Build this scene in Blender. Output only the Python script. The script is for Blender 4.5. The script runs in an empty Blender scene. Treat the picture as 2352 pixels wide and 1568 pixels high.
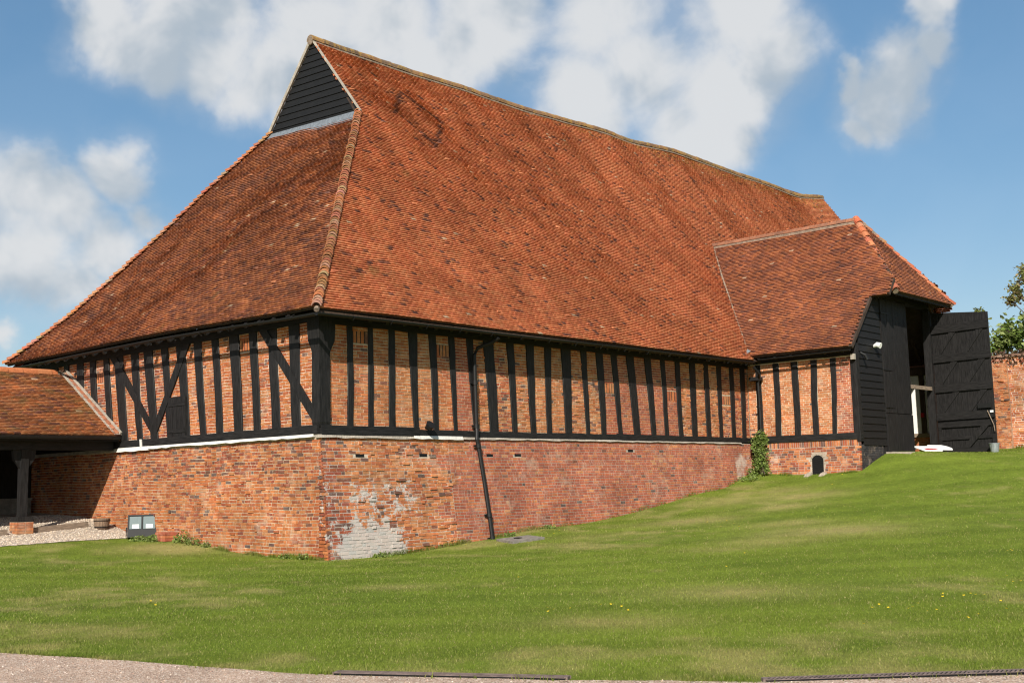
import bpy, math, random
import numpy as np
from mathutils import Vector, Matrix
random.seed(7); RNG = np.random.default_rng(11)
scene = bpy.context.scene
col = scene.collection
# ------------------------------------------------------------------ camera
CAM = (-15.729, -19.959, 1.573)
cd = bpy.data.cameras.new('camera'); cam = bpy.data.objects.new('camera', cd); col.objects.link(cam)
cd.sensor_width = 36.0; cd.lens = 36.0 * 2600 / 2352; cd.clip_start = .1; cd.clip_end = 3000
_r, _u, _f = (.67172, -.74041, -.02422), (-.07523, -.10070, .99207), (.73697, .66457, .12334)
cam.matrix_world = Matrix(((_r[0], _u[0], -_f[0], CAM[0]), (_r[1], _u[1], -_f[1], CAM[1]), (_r[2], _u[2], -_f[2], CAM[2]), (0, 0, 0, 1)))
scene.camera = cam
# ------------------------------------------------------------------ sky
SUN = Vector((-1.176, -.77, 1.0)).normalized()
world = bpy.data.worlds.new('World'); scene.world = world; world.use_nodes = True
nt = world.node_tree; nt.nodes.clear()
def N(tree, typ, **kw):
    n = tree.nodes.new(typ)
    for k, v in kw.items():
        if k.startswith('i_'):
            n.inputs[k[2:].replace('_', ' ')].default_value = v
        else: setattr(n, k, v)
    return n
def math_n(tree, op, a, b=None, c=None):
    n = tree.nodes.new('ShaderNodeMath'); n.operation = op
    for i, v in enumerate((a, b, c)):
        if v is None: continue
        if isinstance(v, (int, float)): n.inputs[i].default_value = v
        else: tree.links.new(v, n.inputs[i])
    return n.outputs[0]
def maprange(tree, v, a, b, c=0., d=1., smooth=True):
    n = tree.nodes.new('ShaderNodeMapRange'); n.interpolation_type = 'SMOOTHSTEP' if smooth else 'LINEAR'
    tree.links.new(v, n.inputs['Value'])
    for k, x in zip(('From Min', 'From Max', 'To Min', 'To Max'), (a, b, c, d)): n.inputs[k].default_value = x
    return n.outputs['Result']
SKY_STRENGTH = .07
sky = N(nt, 'ShaderNodeTexSky', sky_type='NISHITA', sun_disc=False)
sky.sun_elevation = math.asin(SUN.z); sky.sun_rotation = math.atan2(SUN.x, SUN.y)
sky.air_density = 1.0; sky.dust_density = 1.0; sky.ozone_density = 1.6; sky.altitude = 50
tc = N(nt, 'ShaderNodeTexCoord')
D = tc.outputs['Generated']
CLOUDS = [(0.439,0.822,0.363,0.033),(0.473,0.806,0.357,0.033),(0.510,0.786,0.350,0.030),(0.549,0.762,0.344,0.039),(0.490,0.782,0.384,0.044),(0.563,0.734,0.380,0.052),(0.614,0.692,0.379,0.052),(0.654,0.671,0.349,0.044),(0.681,0.618,0.392,0.056),(0.747,0.578,0.329,0.041),(0.776,0.530,0.343,0.048),(0.810,0.488,0.325,0.048),(0.824,0.449,0.345,0.041),(0.804,0.516,0.296,0.041),(0.823,0.493,0.283,0.026),(0.738,0.545,0.398,0.052),(0.795,0.462,0.393,0.048),(0.879,0.354,0.319,0.028),(0.875,0.379,0.302,0.030),(0.882,0.329,0.338,0.017),(0.860,0.398,0.318,0.015),(0.870,0.332,0.365,0.020),(0.463,0.847,0.261,0.030),(0.483,0.847,0.223,0.020),(0.453,0.869,0.200,0.033),(0.419,0.878,0.230,0.037),(0.393,0.890,0.231,0.041),(0.404,0.896,0.187,0.033),(0.432,0.885,0.174,0.026),(0.397,0.909,0.129,0.013),(0.576,0.757,0.309,0.026),(0.872,0.398,0.283,0.017),(0.675,0.639,0.369,0.033)]
def cloud_noise(vec, scale, detail, rough=.55, dist=0.):
    n = N(nt, 'ShaderNodeTexNoise', noise_dimensions='3D'); n.inputs['Scale'].default_value = scale
    n.inputs['Detail'].default_value = detail; n.inputs['Roughness'].default_value = rough; n.inputs['Distortion'].default_value = dist
    nt.links.new(vec, n.inputs['Vector']); return n
# warp the direction so the cloud edges billow
wn = cloud_noise(D, 9., 5.); wa = N(nt, 'ShaderNodeVectorMath', operation='SUBTRACT'); nt.links.new(wn.outputs['Color'], wa.inputs[0]); wa.inputs[1].default_value = (.5, .5, .5)
ws = N(nt, 'ShaderNodeVectorMath', operation='SCALE'); nt.links.new(wa.outputs[0], ws.inputs[0]); ws.inputs['Scale'].default_value = .09
wd = N(nt, 'ShaderNodeVectorMath', operation='ADD'); nt.links.new(D, wd.inputs[0]); nt.links.new(ws.outputs[0], wd.inputs[1])
mask = None
for cx, cy, cz, cr_ in CLOUDS:
    dn = N(nt, 'ShaderNodeVectorMath', operation='DISTANCE'); nt.links.new(wd.outputs[0], dn.inputs[0]); dn.inputs[1].default_value = (cx, cy, cz)
    v = maprange(nt, dn.outputs['Value'], cr_ * 2.05, cr_ * .15)
    mask = v if mask is None else math_n(nt, 'SMOOTH_MAX', mask, v, .25)
# the same broken cumulus goes on round the rest of the sky
bgn = cloud_noise(wd.outputs[0], 3.2, 6.)
bg = maprange(nt, bgn.outputs['Fac'], .54, .70)
cdot = N(nt, 'ShaderNodeVectorMath', operation='DOT_PRODUCT'); nt.links.new(D, cdot.inputs[0]); cdot.inputs[1].default_value = _f
outside = maprange(nt, cdot.outputs['Value'], .87, .70)
mask = math_n(nt, 'MAXIMUM', mask, math_n(nt, 'MULTIPLY', bg, outside))
fb = cloud_noise(D, 13., 10., .60, .3)
dens = math_n(nt, 'ADD', mask, math_n(nt, 'MULTIPLY', math_n(nt, 'SUBTRACT', fb.outputs['Fac'], .5), .85))
alpha = math_n(nt, 'MAXIMUM', maprange(nt, dens, .24, .95), math_n(nt, 'MULTIPLY', maprange(nt, mask, .0, .9), .42))
off = N(nt, 'ShaderNodeVectorMath', operation='ADD'); nt.links.new(D, off.inputs[0]); off.inputs[1].default_value = (-.022, .004, .028)
fb2 = cloud_noise(off.outputs[0], 13., 4., .5, .3)
fb3 = cloud_noise(D, 13., 4., .5, .3)
relief = math_n(nt, 'SUBTRACT', fb3.outputs['Fac'], fb2.outputs['Fac'])
big = cloud_noise(D, 5., 3.)
lit = math_n(nt, 'ADD', math_n(nt, 'MULTIPLY', relief, 2.4), math_n(nt, 'MULTIPLY', math_n(nt, 'SUBTRACT', big.outputs['Fac'], .5), 1.9))
lit = math_n(nt, 'ADD', lit, .72)
litc = maprange(nt, lit, .1, .95)
cmix = N(nt, 'ShaderNodeMix', data_type='RGBA'); nt.links.new(litc, cmix.inputs['Factor'])
k = 1 / SKY_STRENGTH
cmix.inputs['A'].default_value = (.33 * k, .38 * k, .43 * k, 1); cmix.inputs['B'].default_value = (.54 * k, .55 * k, .56 * k, 1)
# thin blue haze low in the sky comes from the Nishita air itself
hs = N(nt, 'ShaderNodeHueSaturation'); hs.inputs['Saturation'].default_value = 1.25; hs.inputs['Value'].default_value = 1.1
nt.links.new(sky.outputs[0], hs.inputs['Color'])
smix = N(nt, 'ShaderNodeMix', data_type='RGBA'); nt.links.new(math_n(nt, 'MULTIPLY', alpha, .95), smix.inputs['Factor'])
gm_ = N(nt, 'ShaderNodeGamma'); gm_.inputs['Gamma'].default_value = .72; nt.links.new(hs.outputs[0], gm_.inputs['Color'])
hz_ = N(nt, 'ShaderNodeHueSaturation'); hz_.inputs['Saturation'].default_value = 1.1; hz_.inputs['Value'].default_value = 1.82; nt.links.new(gm_.outputs[0], hz_.inputs['Color']); nt.links.new(hz_.outputs[0], smix.inputs['A']); nt.links.new(cmix.outputs['Result'], smix.inputs['B'])
bgd = N(nt, 'ShaderNodeBackground'); bgd.inputs['Strength'].default_value = SKY_STRENGTH
nt.links.new(smix.outputs['Result'], bgd.inputs['Color'])
wo = N(nt, 'ShaderNodeOutputWorld'); nt.links.new(bgd.outputs[0], wo.inputs['Surface'])
# ------------------------------------------------------------------ sun, exposure
sl = bpy.data.lights.new('sun', 'SUN'); sl.energy = 5.0; sl.angle = math.radians(.53); sl.color = (1, .94, .85)
so = bpy.data.objects.new('sun', sl); col.objects.link(so); so.rotation_euler = SUN.to_track_quat('Z', 'Y').to_euler()
scene.view_settings.view_transform = 'Standard'; scene.view_settings.look = 'None'
scene.view_settings.exposure = 0.45; scene.view_settings.gamma = 1.0; scene.view_settings.use_curve_mapping = False
scene.cycles.max_bounces = 5; scene.cycles.diffuse_bounces = 2; scene.cycles.use_denoising = True; scene.cycles.denoiser = 'OPENIMAGEDENOISE'; scene.cycles.denoising_input_passes = 'RGB_ALBEDO_NORMAL'; scene.cycles.denoising_prefilter = 'ACCURATE'
scene.cycles.filter_width = 1.2
# ------------------------------------------------------------------ materials
def new_mat(name):
    m = bpy.data.materials.new(name); m.use_nodes = True; t = m.node_tree; t.nodes.clear()
    out = t.nodes.new('ShaderNodeOutputMaterial'); b = t.nodes.new('ShaderNodeBsdfPrincipled'); t.links.new(b.outputs[0], out.inputs['Surface'])
    return m, t, b
def noise(t, scale, detail=4., rough=.55, vec=None, stretch=None):
    n = t.nodes.new('ShaderNodeTexNoise'); n.inputs['Scale'].default_value = scale; n.inputs['Detail'].default_value = detail; n.inputs['Roughness'].default_value = rough
    g = t.nodes.new('ShaderNodeNewGeometry'); v = g.outputs['Position'] if vec is None else vec
    if stretch:
        mp = t.nodes.new('ShaderNodeMapping'); mp.inputs['Scale'].default_value = stretch; t.links.new(v, mp.inputs['Vector']); v = mp.outputs[0]
    t.links.new(v, n.inputs['Vector']); return n.outputs['Fac']
def mixc(t, fac, a, b, blend='MIX'):
    n = t.nodes.new('ShaderNodeMix'); n.data_type = 'RGBA'; n.blend_type = blend
    for s, v in (('Factor', fac), ('A', a), ('B', b)):
        if isinstance(v, (int, float)): n.inputs[s].default_value = v
        elif isinstance(v, tuple): n.inputs[s].default_value = (*v[:3], 1)
        else: t.links.new(v, n.inputs[s])
    return n.outputs['Result']
def bump(t, b, h, strength, dist):
    n = t.nodes.new('ShaderNodeBump'); n.inputs['Strength'].default_value = strength; n.inputs['Distance'].default_value = dist
    t.links.new(h, n.inputs['Height']); t.links.new(n.outputs[0], b.inputs['Normal'])
def attr(t, name='Col'):
    a = t.nodes.new('ShaderNodeAttribute'); a.attribute_name = name; return a.outputs['Color']
def scalar_vari(t, base, fac, lo, hi):
    g = t.nodes.new('ShaderNodeMapRange'); t.links.new(fac, g.inputs['Value']); g.inputs['From Min'].default_value = .3; g.inputs['From Max'].default_value = .7
    g.inputs['To Min'].default_value = lo; g.inputs['To Max'].default_value = hi
    c = t.nodes.new('ShaderNodeCombineColor')
    for i in range(3): t.links.new(g.outputs[0], c.inputs[i])
    return mixc(t, 1.0, base, c.outputs[0], 'MULTIPLY')
def box_mask(t, lo, hi, soft):
    """soft box in world position, 0..1"""
    g = t.nodes.new('ShaderNodeNewGeometry'); s = t.nodes.new('ShaderNodeSeparateXYZ'); t.links.new(g.outputs['Position'], s.inputs[0])
    v = None
    for ax in range(3):
        if lo[ax] is None: continue
        a = maprange(t, s.outputs[ax], lo[ax] - soft, lo[ax] + soft); b_ = maprange(t, s.outputs[ax], hi[ax] + soft, hi[ax] - soft)
        w = math_n(t, 'MULTIPLY', a, b_); v = w if v is None else math_n(t, 'MULTIPLY', v, w)
    return v
M = {}
def simple(name, c, rough=.8, nscale=6., lo=.75, hi=1.25, bstr=.3, bdist=.01, stretch=None, metallic=0., use_attr=False, spec=.3, bscale=None):
    m, t, b = new_mat(name)
    base = attr(t) if use_attr else c
    nf = noise(t, nscale, 5., .6, stretch=stretch)
    t.links.new(scalar_vari(t, base, nf, lo, hi), b.inputs['Base Color'])
    b.inputs['Roughness'].default_value = rough; b.inputs['Metallic'].default_value = metallic; b.inputs['Specular IOR Level'].default_value = spec
    if bstr: bump(t, b, noise(t, bscale or nscale * 4, 5., .65, stretch=stretch), bstr, bdist)
    M[name] = m; return m
# brick and mortar with limewash left on the corner and salt stains
def masonry(name, c, use_attr):
    m, t, b = new_mat(name)
    base = attr(t) if use_attr else c
    base = scalar_vari(t, base, noise(t, 9., 5., .65), .72, 1.22)
    base = scalar_vari(t, base, noise(t, .9, 6., .65), .70, 1.22)
    blo = maprange(t, noise(t, 1.7, 7., .7), .52, .70); base = mixc(t, math_n(t, 'MULTIPLY', blo, .38), base, (.50, .37, .27))
    soo = maprange(t, noise(t, 1.3, 8., .72, stretch=(1.6, 1.6, .5)), .56, .70); base = mixc(t, math_n(t, 'MULTIPLY', soo, .25), base, (.13, .085, .06))
    # lime wash remnants near the corner of the long wall
    reg = box_mask(t, (.10, None, -.6), (2.2, None, .85), .6); reg2 = box_mask(t, (.3, None, .7), (2.9, None, 1.75), .4)
    reg3 = box_mask(t, (-.3, None, .2), (.36, None, 2.2), .14)
    g = t.nodes.new('ShaderNodeNewGeometry'); sx = t.nodes.new('ShaderNodeSeparateXYZ'); t.links.new(g.outputs['Position'], sx.inputs[0])
    front = maprange(t, sx.outputs[1], .05, -.04)
    nz0 = noise(t, 4.2, 9., .75)
    lumn = t.nodes.new('ShaderNodeRGBToBW'); t.links.new(attr(t), lumn.inputs[0]); nz = math_n(t, 'ADD', nz0, math_n(t, 'MULTIPLY', math_n(t, 'SUBTRACT', lumn.outputs[0], .22), .5))
    lw = math_n(t, 'MAXIMUM', math_n(t, 'MULTIPLY', reg, .74), math_n(t, 'MAXIMUM', math_n(t, 'MULTIPLY', reg2, .40), math_n(t, 'MULTIPLY', reg3, .38)))
    lw = maprange(t, math_n(t, 'ADD', math_n(t, 'MULTIPLY', lw, front), math_n(t, 'MULTIPLY', math_n(t, 'SUBTRACT', nz, .5), 1.5)), .40, .47)
    base = mixc(t, math_n(t, 'MULTIPLY', lw, .8), base, (.45, .44, .41))
    # pale salt bloom by the ivy corner
    sal = math_n(t, 'MULTIPLY', box_mask(t, (17.0, -1.25, .8), (18.5, .1, 2.45), .25), .46)
    sal = maprange(t, math_n(t, 'ADD', sal, math_n(t, 'MULTIPLY', math_n(t, 'SUBTRACT', noise(t, 2.2, 6., .65), .5), 1.2)), .38, .62)
    base = mixc(t, math_n(t, 'MULTIPLY', sal, .6), base, (.55, .48, .40))
    t.links.new(base, b.inputs['Base Color']); b.inputs['Roughness'].default_value = .92; b.inputs['Specular IOR Level'].default_value = .15
    bump(t, b, noise(t, 45., 6., .7), .55, .012)
    M[name] = m
masonry('brick', None, True); masonry('mortar', None, True)
def tile_mat(name, lich):
    m, t, b = new_mat(name)
    base = scalar_vari(t, attr(t), noise(t, 14., 5., .65), .75, 1.2)
    base = scalar_vari(t, base, noise(t, .7, 4., .6), .80, 1.18)
    base = scalar_vari(t, base, noise(t, 1.0, 5., .65, stretch=(2.2, .3, .22) if name == 'tile' else (1, 1, 1)), .84, 1.13)
    gl_ = t.nodes.new('ShaderNodeNewGeometry'); sl2 = t.nodes.new('ShaderNodeSeparateXYZ'); t.links.new(gl_.outputs['Position'], sl2.inputs[0]); top_ = maprange(t, sl2.outputs[2], 14.6, 15.5)
    yl = maprange(t, math_n(t, 'ADD', noise(t, 6., 7., .7), math_n(t, 'MULTIPLY', top_, .16)), .64, .74); base = mixc(t, math_n(t, 'MULTIPLY', yl, .6), base, (.36, .22, .05))
    ln = noise(t, 1.3, 9., .72); lm = maprange(t, ln, .60 - lich, .70 - lich)
    base = mixc(t, math_n(t, 'MULTIPLY', lm, .45), base, (.17, .13, .045))
    gn = noise(t, 5.5, 7., .7); gm = maprange(t, gn, .63, .72)
    base = mixc(t, math_n(t, 'MULTIPLY', gm, .4), base, (.05, .035, .028))
    t.links.new(base, b.inputs['Base Color']); b.inputs['Roughness'].default_value = .9; b.inputs['Specular IOR Level'].default_value = .15
    bump(t, b, noise(t, 60., 5., .7), .4, .008); M[name] = m
tile_mat('tile', 0.); tile_mat('tile_mossy', .07)
simple('timber', (.009, .0083, .008), .62, 5., .45, 2.4, .5, .008, stretch=(6, 6, .7), spec=.25, bscale=14.)
simple('timber_h', (.009, .0083, .008), .62, 5., .45, 2.4, .5, .008, stretch=(.8, .8, 7), spec=.25, bscale=14.)
simple('board_black', (.009, .0085, .008), .6, 4., .7, 1.4, .4, .006, stretch=(.8, .8, 9), spec=.25, bscale=12.)
simple('iron_black', (.006, .006, .006), .6, 8., .8, 1.2, .15, .004, spec=.4)
simple('fillet_white', (.62, .60, .55), .9, 5., .85, 1.08, .6, .03)
simple('fillet_grey', (.35, .31, .255), .9, 6., .7, 1.2, .7, .03)
simple('hip_mortar', (.25, .19, .14), .95, 9., .6, 1.3, .8, .03)
simple('lead', (.17, .19, .21), .55, 10., .7, 1.3, .6, .02, metallic=.2)
simple('void_shade', (.006, .006, .006), .95, 4., .8, 1.2, 0)  # near-black surface colour standing in for shade inside hollows
simple('plaster', (.80, .78, .72), .9, 3., .92, 1.05, .3, .02)
simple('wood_grey', (.24, .18, .13), .85, 5., .6, 1.4, .8, .02, stretch=(1, 1, 6))
simple('wood_brown', (.07, .045, .03), .85, 5., .6, 1.5, .7, .02, stretch=(5, 5, .8))
simple('wood_pale', (.38, .30, .22), .85, 6., .7, 1.3, .8, .015, stretch=(1, 1, 1))
simple('white_paint', (.80, .80, .78), .5, 3., .95, 1.03, .1, .004)
simple('red_paint', (.45, .02, .02), .4, 4., .9, 1.1, 0)
simple('stone', (.34, .29, .23), .95, 7., .7, 1.25, .8, .03)
simple('concrete', (.20, .18, .155), .95, 8., .65, 1.3, .8, .02)
simple('grate_iron', (.17, .125, .105), .75, 14., .65, 1.4, .6, .006, spec=.3)
simple('bark', (.10, .075, .055), .95, 9., .6, 1.4, .9, .03, stretch=(2, 2, .6))
simple('gravel', None, .95, 20., .8, 1.2, 0, use_attr=True)
simple('pot_wood', (.22, .15, .10), .85, 9., .7, 1.3, .7, .02, stretch=(4, 4, .6))
simple('terracotta', (.36, .14, .075), .9, 8., .75, 1.2, .4, .01)
simple('zinc', (.30, .33, .33), .5, 8., .8, 1.2, .2, .005, metallic=.5)
simple('grass', None, .75, 2., .95, 1.05, 0, use_attr=True, spec=.2)
simple('yellow_petal', (.75, .52, .02), .6, 5., .9, 1.1, 0)
simple('tile_deck', (.24, .08, .04), .95, 3., .6, 1.2, .6, .03)
simple('deck_wood_slot_shade', (.045, .030, .022), .9, 4., .6, 1.3, .5, .02)  # timber of the roof decks; also paints the shade in the vent slots
def leaf_mat(name, c, trans=.35):
    m, t, b = new_mat(name); a = attr(t)
    t.links.new(a, b.inputs['Base Color']); b.inputs['Roughness'].default_value = .6; b.inputs['Specular IOR Level'].default_value = .15
    tr = t.nodes.new('ShaderNodeBsdfTranslucent'); t.links.new(a, tr.inputs['Color'])
    mx = t.nodes.new('ShaderNodeMixShader'); mx.inputs[0].default_value = trans
    out = [n for n in t.nodes if n.type == 'OUTPUT_MATERIAL'][0]
    t.links.new(b.outputs[0], mx.inputs[1]); t.links.new(tr.outputs[0], mx.inputs[2]); t.links.new(mx.outputs[0], out.inputs['Surface']); M[name] = m
leaf_mat('leaf', None); leaf_mat('grass_blade', None, .3)
def ground_mat():
    m, t, b = new_mat('lawn_soil'); base = attr(t)
    base = scalar_vari(t, base, noise(t, 30., 6., .7), .55, 1.45); base = scalar_vari(t, base, noise(t, 3., 5., .6), .85, 1.15)
    t.links.new(base, b.inputs['Base Color']); b.inputs['Roughness'].default_value = .95; b.inputs['Specular IOR Level'].default_value = .1
    bump(t, b, noise(t, 70., 5., .7), .8, .03); M['lawn_soil'] = m
    m, t, b = new_mat('path_gravel')
    vo = t.nodes.new('ShaderNodeTexVoronoi'); vo.inputs['Scale'].default_value = 75.; g = t.nodes.new('ShaderNodeNewGeometry'); t.links.new(g.outputs['Position'], vo.inputs['Vector'])
    sep = t.nodes.new('ShaderNodeSeparateColor'); t.links.new(vo.outputs['Color'], sep.inputs[0])
    base = mixc(t, sep.outputs[0], (.36, .235, .165), (.60, .45, .34)); base = mixc(t, maprange(t, sep.outputs[1], .86, .94), base, (.70, .60, .49))
    base = mixc(t, maprange(t, sep.outputs[2], .88, .95), base, (.13, .085, .065)); base = scalar_vari(t, base, noise(t, 1.6, 5., .6), .8, 1.15)
    t.links.new(base, b.inputs['Base Color']); b.inputs['Roughness'].default_value = .95; b.inputs['Specular IOR Level'].default_value = .15
    bump(t, b, vo.outputs['Distance'], .9, .012); M['path_gravel'] = m
    m, t, b = new_mat('gravel_bed'); base = scalar_vari(t, (.37, .31, .245), noise(t, 40., 6., .7), .6, 1.35)
    t.links.new(base, b.inputs['Base Color']); b.inputs['Roughness'].default_value = .95; bump(t, b, noise(t, 60., 5., .7), .9, .02); M['gravel_bed'] = m
ground_mat()
def glass_mat():
    m, t, b = new_mat('lamp_glass'); b.inputs['Base Color'].default_value = (.22, .27, .26, 1); b.inputs['Roughness'].default_value = .12
    b.inputs['Metallic'].default_value = .35; bump(t, b, noise(t, 4., 2., .5, stretch=(3, 3, 1)), .15, .02); M['lamp_glass'] = m
glass_mat()
# ------------------------------------------------------------------ mesh helpers
def mesh_np(name, verts, faces_flat, starts, counts, cols=None):
    me = bpy.data.meshes.new(name); nv, nl, nf = len(verts), len(faces_flat), len(starts)
    me.vertices.add(nv); me.vertices.foreach_set('co', np.asarray(verts, np.float32).ravel())
    me.loops.add(nl); me.loops.foreach_set('vertex_index', np.asarray(faces_flat, np.int32))
    me.polygons.add(nf); me.polygons.foreach_set('loop_start', np.asarray(starts, np.int32)); me.polygons.foreach_set('loop_total', np.asarray(counts, np.int32))
    if cols is not None:
        a = me.color_attributes.new('Col', 'FLOAT_COLOR', 'POINT'); c4 = np.ones((nv, 4), np.float32); c4[:, :3] = cols; a.data.foreach_set('color', c4.ravel())
    me.update(); me.validate(); me.shade_flat(); return me
def world_loc(o):
    v = Vector((0, 0, 0))
    while o is not None: v += o.location; o = o.parent
    return v
def link(name, me, mat, parent=None, kind=None):
    o = bpy.data.objects.new(name, me); col.objects.link(o)
    if mat: me.materials.append(M[mat]) if not me.materials else None
    if parent is not None: o.parent = parent; o.location = -world_loc(parent)
    if kind: o['kind'] = kind
    return o
def tag(o, label=None, cat=None, group=None, kind=None):
    if label: o['label'] = label
    if cat: o['category'] = cat
    if group: o['group'] = group
    if kind: o['kind'] = kind
    return o
def thing(name, label, cat, loc, group=None):
    o = bpy.data.objects.new(name, None); col.objects.link(o); o.location = loc; o.empty_display_size = .3
    return tag(o, label, cat, group)
class Poly:
    """N pieces that share one face template"""
    def __init__(s, V, F, cols):   # V (n,k,3)  F list of index tuples  cols (n,3)
        s.V, s.F, s.C = np.asarray(V, float), F, np.asarray(cols, float)
    def mesh(s, name, idx=None):
        V = s.V if idx is None else s.V[idx]; C_ = s.C if idx is None else s.C[idx]
        n, k = V.shape[:2]; flat0 = np.concatenate([np.array(f) for f in s.F]); cnt0 = np.array([len(f) for f in s.F])
        flat = (flat0[None] + (np.arange(n) * k)[:, None]).ravel(); cnt = np.tile(cnt0, n); st = np.concatenate([[0], np.cumsum(cnt)[:-1]])
        return mesh_np(name, V.reshape(-1, 3), flat, st, cnt, np.repeat(C_, k, 0))
class MB:
    def __init__(s): s.v, s.f, s.c = [], [], []
    def add(s, vs, fs, c=(1, 1, 1)):
        o = len(s.v); s.v += [tuple(map(float, p)) for p in vs]; s.f += [tuple(i + o for i in f) for f in fs]; s.c += [c] * len(vs); return s
    def hexa(s, p, c=(1, 1, 1)):   # p: bottom 4 ccw then top 4
        return s.add(p, [(3, 2, 1, 0), (4, 5, 6, 7), (0, 1, 5, 4), (1, 2, 6, 5), (2, 3, 7, 6), (3, 0, 4, 7)], c)
    def box(s, a, b, c=(1, 1, 1)):
        (x0, y0, z0), (x1, y1, z1) = a, b
        return s.hexa([(x0, y0, z0), (x1, y0, z0), (x1, y1, z0), (x0, y1, z0), (x0, y0, z1), (x1, y0, z1), (x1, y1, z1), (x0, y1, z1)], c)
    def tube(s, pts, r, n=8, c=(1, 1, 1), cap=True):
        pts = [Vector(p) for p in pts]; rs = r if isinstance(r, (list, tuple)) else [r] * len(pts); rings = []
        for i, p in enumerate(pts):
            d = (pts[min(i + 1, len(pts) - 1)] - pts[max(i - 1, 0)]).normalized(); a = d.cross(Vector((0, 0, 1)) if abs(d.z) < .9 else Vector((1, 0, 0))).normalized(); b = d.cross(a)
            rings.append([p + (a * math.cos(t * 2 * math.pi / n) + b * math.sin(t * 2 * math.pi / n)) * rs[i] for t in range(n)])
        vs = [q for rg in rings for q in rg]; fs = []
        for i in range(len(pts) - 1):
            for t in range(n): fs.append((i * n + t, i * n + (t + 1) % n, (i + 1) * n + (t + 1) % n, (i + 1) * n + t))
        if cap: fs += [tuple(range(n - 1, -1, -1)), tuple(range((len(pts) - 1) * n, len(pts) * n))]
        return s.add(vs, fs, c)
    def beam(s, a, b, w, h, up=(0, 0, 1), c=(1, 1, 1)):
        a, b = Vector(a), Vector(b); d = (b - a).normalized(); sd = d.cross(Vector(up)).normalized(); u = sd.cross(d)
        q = [(-w / 2, -h / 2), (w / 2, -h / 2), (w / 2, h / 2), (-w / 2, h / 2)]
        return s.hexa([a + sd * i + u * j for i, j in q] + [b + sd * i + u * j for i, j in q], c)
    def build(s, name, mat, parent=None, kind=None):
        flat = [i for f in s.f for i in f]; cnt = [len(f) for f in s.f]; st = np.concatenate([[0], np.cumsum(cnt)[:-1]]) if cnt else []
        me = mesh_np(name, np.array(s.v), flat, st, cnt, np.array(s.c)); return link(name, me, mat, parent, kind)
def prism(pts2, mapf, d0, d1):
    """polygon in wall coordinates (u,z) pulled between depths d0 (in) and d1 (out)"""
    n = len(pts2); m = MB(); vs = [mapf(u, z, d1) for u, z in pts2] + [mapf(u, z, d0) for u, z in pts2]
    return m.add(vs, [tuple(range(n)), tuple(range(2 * n - 1, n - 1, -1))] + [(i, i + n, (i + 1) % n + n, (i + 1) % n) for i in range(n)])
def vnoise(x, y, s, seed=0):
    x = np.asarray(x, float) * s + seed * 17.3; y = np.asarray(y, float) * s + seed * 9.1
    xi, yi = np.floor(x), np.floor(y); fx, fy = x - xi, y - yi; fx = fx * fx * (3 - 2 * fx); fy = fy * fy * (3 - 2 * fy)
    def h(a, b): v = np.sin(a * 127.1 + b * 311.7 + seed * 74.7) * 43758.5453; return v - np.floor(v)
    return (h(xi, yi) * (1 - fx) + h(xi + 1, yi) * fx) * (1 - fy) + (h(xi, yi + 1) * (1 - fx) + h(xi + 1, yi + 1) * fx) * fy
def fbm(x, y, s, seed=0): return .5 * vnoise(x, y, s, seed) + .3 * vnoise(x, y, s * 2.1, seed + 1) + .2 * vnoise(x, y, s * 4.3, seed + 2)
# ------------------------------------------------------------------ terrain
CP = np.array([(-16,-20,0),(-30,-20,0),(-8,-14,0),(-12,-8,0),(-20,-5,.1),(-25,8,.35),(-.05,-.35,0),(1.4,-.4,-.01),(2.9,-.35,.05),(4.5,-.35,.16),(5.3,-.35,.21),(6.5,-.3,.33),(8.2,-.3,.38),(10,-.3,.5),(12.5,-.25,.78),(15,-.2,1.11),(16.8,-.15,1.34),(17.5,-.1,1.55),
(18.3,-.3,1.68),(18.3,-2.1,1.58),(18.3,-3.9,1.66),(19.2,-4.2,1.95),(20.4,-4,2.24),(22.5,-4,2.23),(24.5,-4.2,2.24),(24.3,-6.2,2.2),(27.4,-5.5,2.36),(27.4,-9,2.4),(27.4,-14,2.3),(22,-10,1.95),(17,-8,1.35),(12,-6,.75),(8,-8,.42),(10,-14,.5),(18,-16,1.1),(26,-22,1.4),(0,-20,0),(6,-22,.15),(-2,-10,.0),(0,-5,-.02),(4,-4,.12),
(-.05,1.35,.02),(-.05,3.95,.17),(-.05,4.9,.28),(-.05,8,.48),(-.05,8.95,.7),(0,12,.95),(-2.7,8.6,.54),(-6,8.6,.5),(-3,12,.9),(-8,12,.8),(-3,4,.12),(-6,6,.25),(-3,0,0),(35,5,2.6),(40,-10,2.5),(30,15,2.6),(10,20,1.5),(0,25,1.2)], float)
_d = np.hypot(CP[:, None, 0] - CP[None, :, 0], CP[:, None, 1] - CP[None, :, 1]); _W = np.linalg.solve(-np.sqrt(_d * _d + 1.), CP[:, 2] - .5)
def ground(x, y):
    x = np.clip(np.asarray(x, float), -30, 42); y = np.clip(np.asarray(y, float), -30, 26); out = np.full(np.broadcast(x, y).shape, .5)
    for (a, b, _), w in zip(CP, _W): out = out - w * np.sqrt((x - a) ** 2 + (y - b) ** 2 + 1.)
    return out
def gz(x, y): return float(ground(x, y))
PATH_EDGE = [(-14.5, 6.0), (-12.4, -2.0), (-11.3, -5.6), (-10.58, -8.31), (-10.26, -9.29), (-9.95, -10.48), (-9.73, -11.52), (-9.56, -12.12), (-9.50, -12.28), (-8.62, -14.06), (-7.80, -15.36), (-7.1, -16.1), (-6.41, -16.81), (-4.6, -18.2), (-1.5, -20.2), (6., -24.)]
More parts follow.
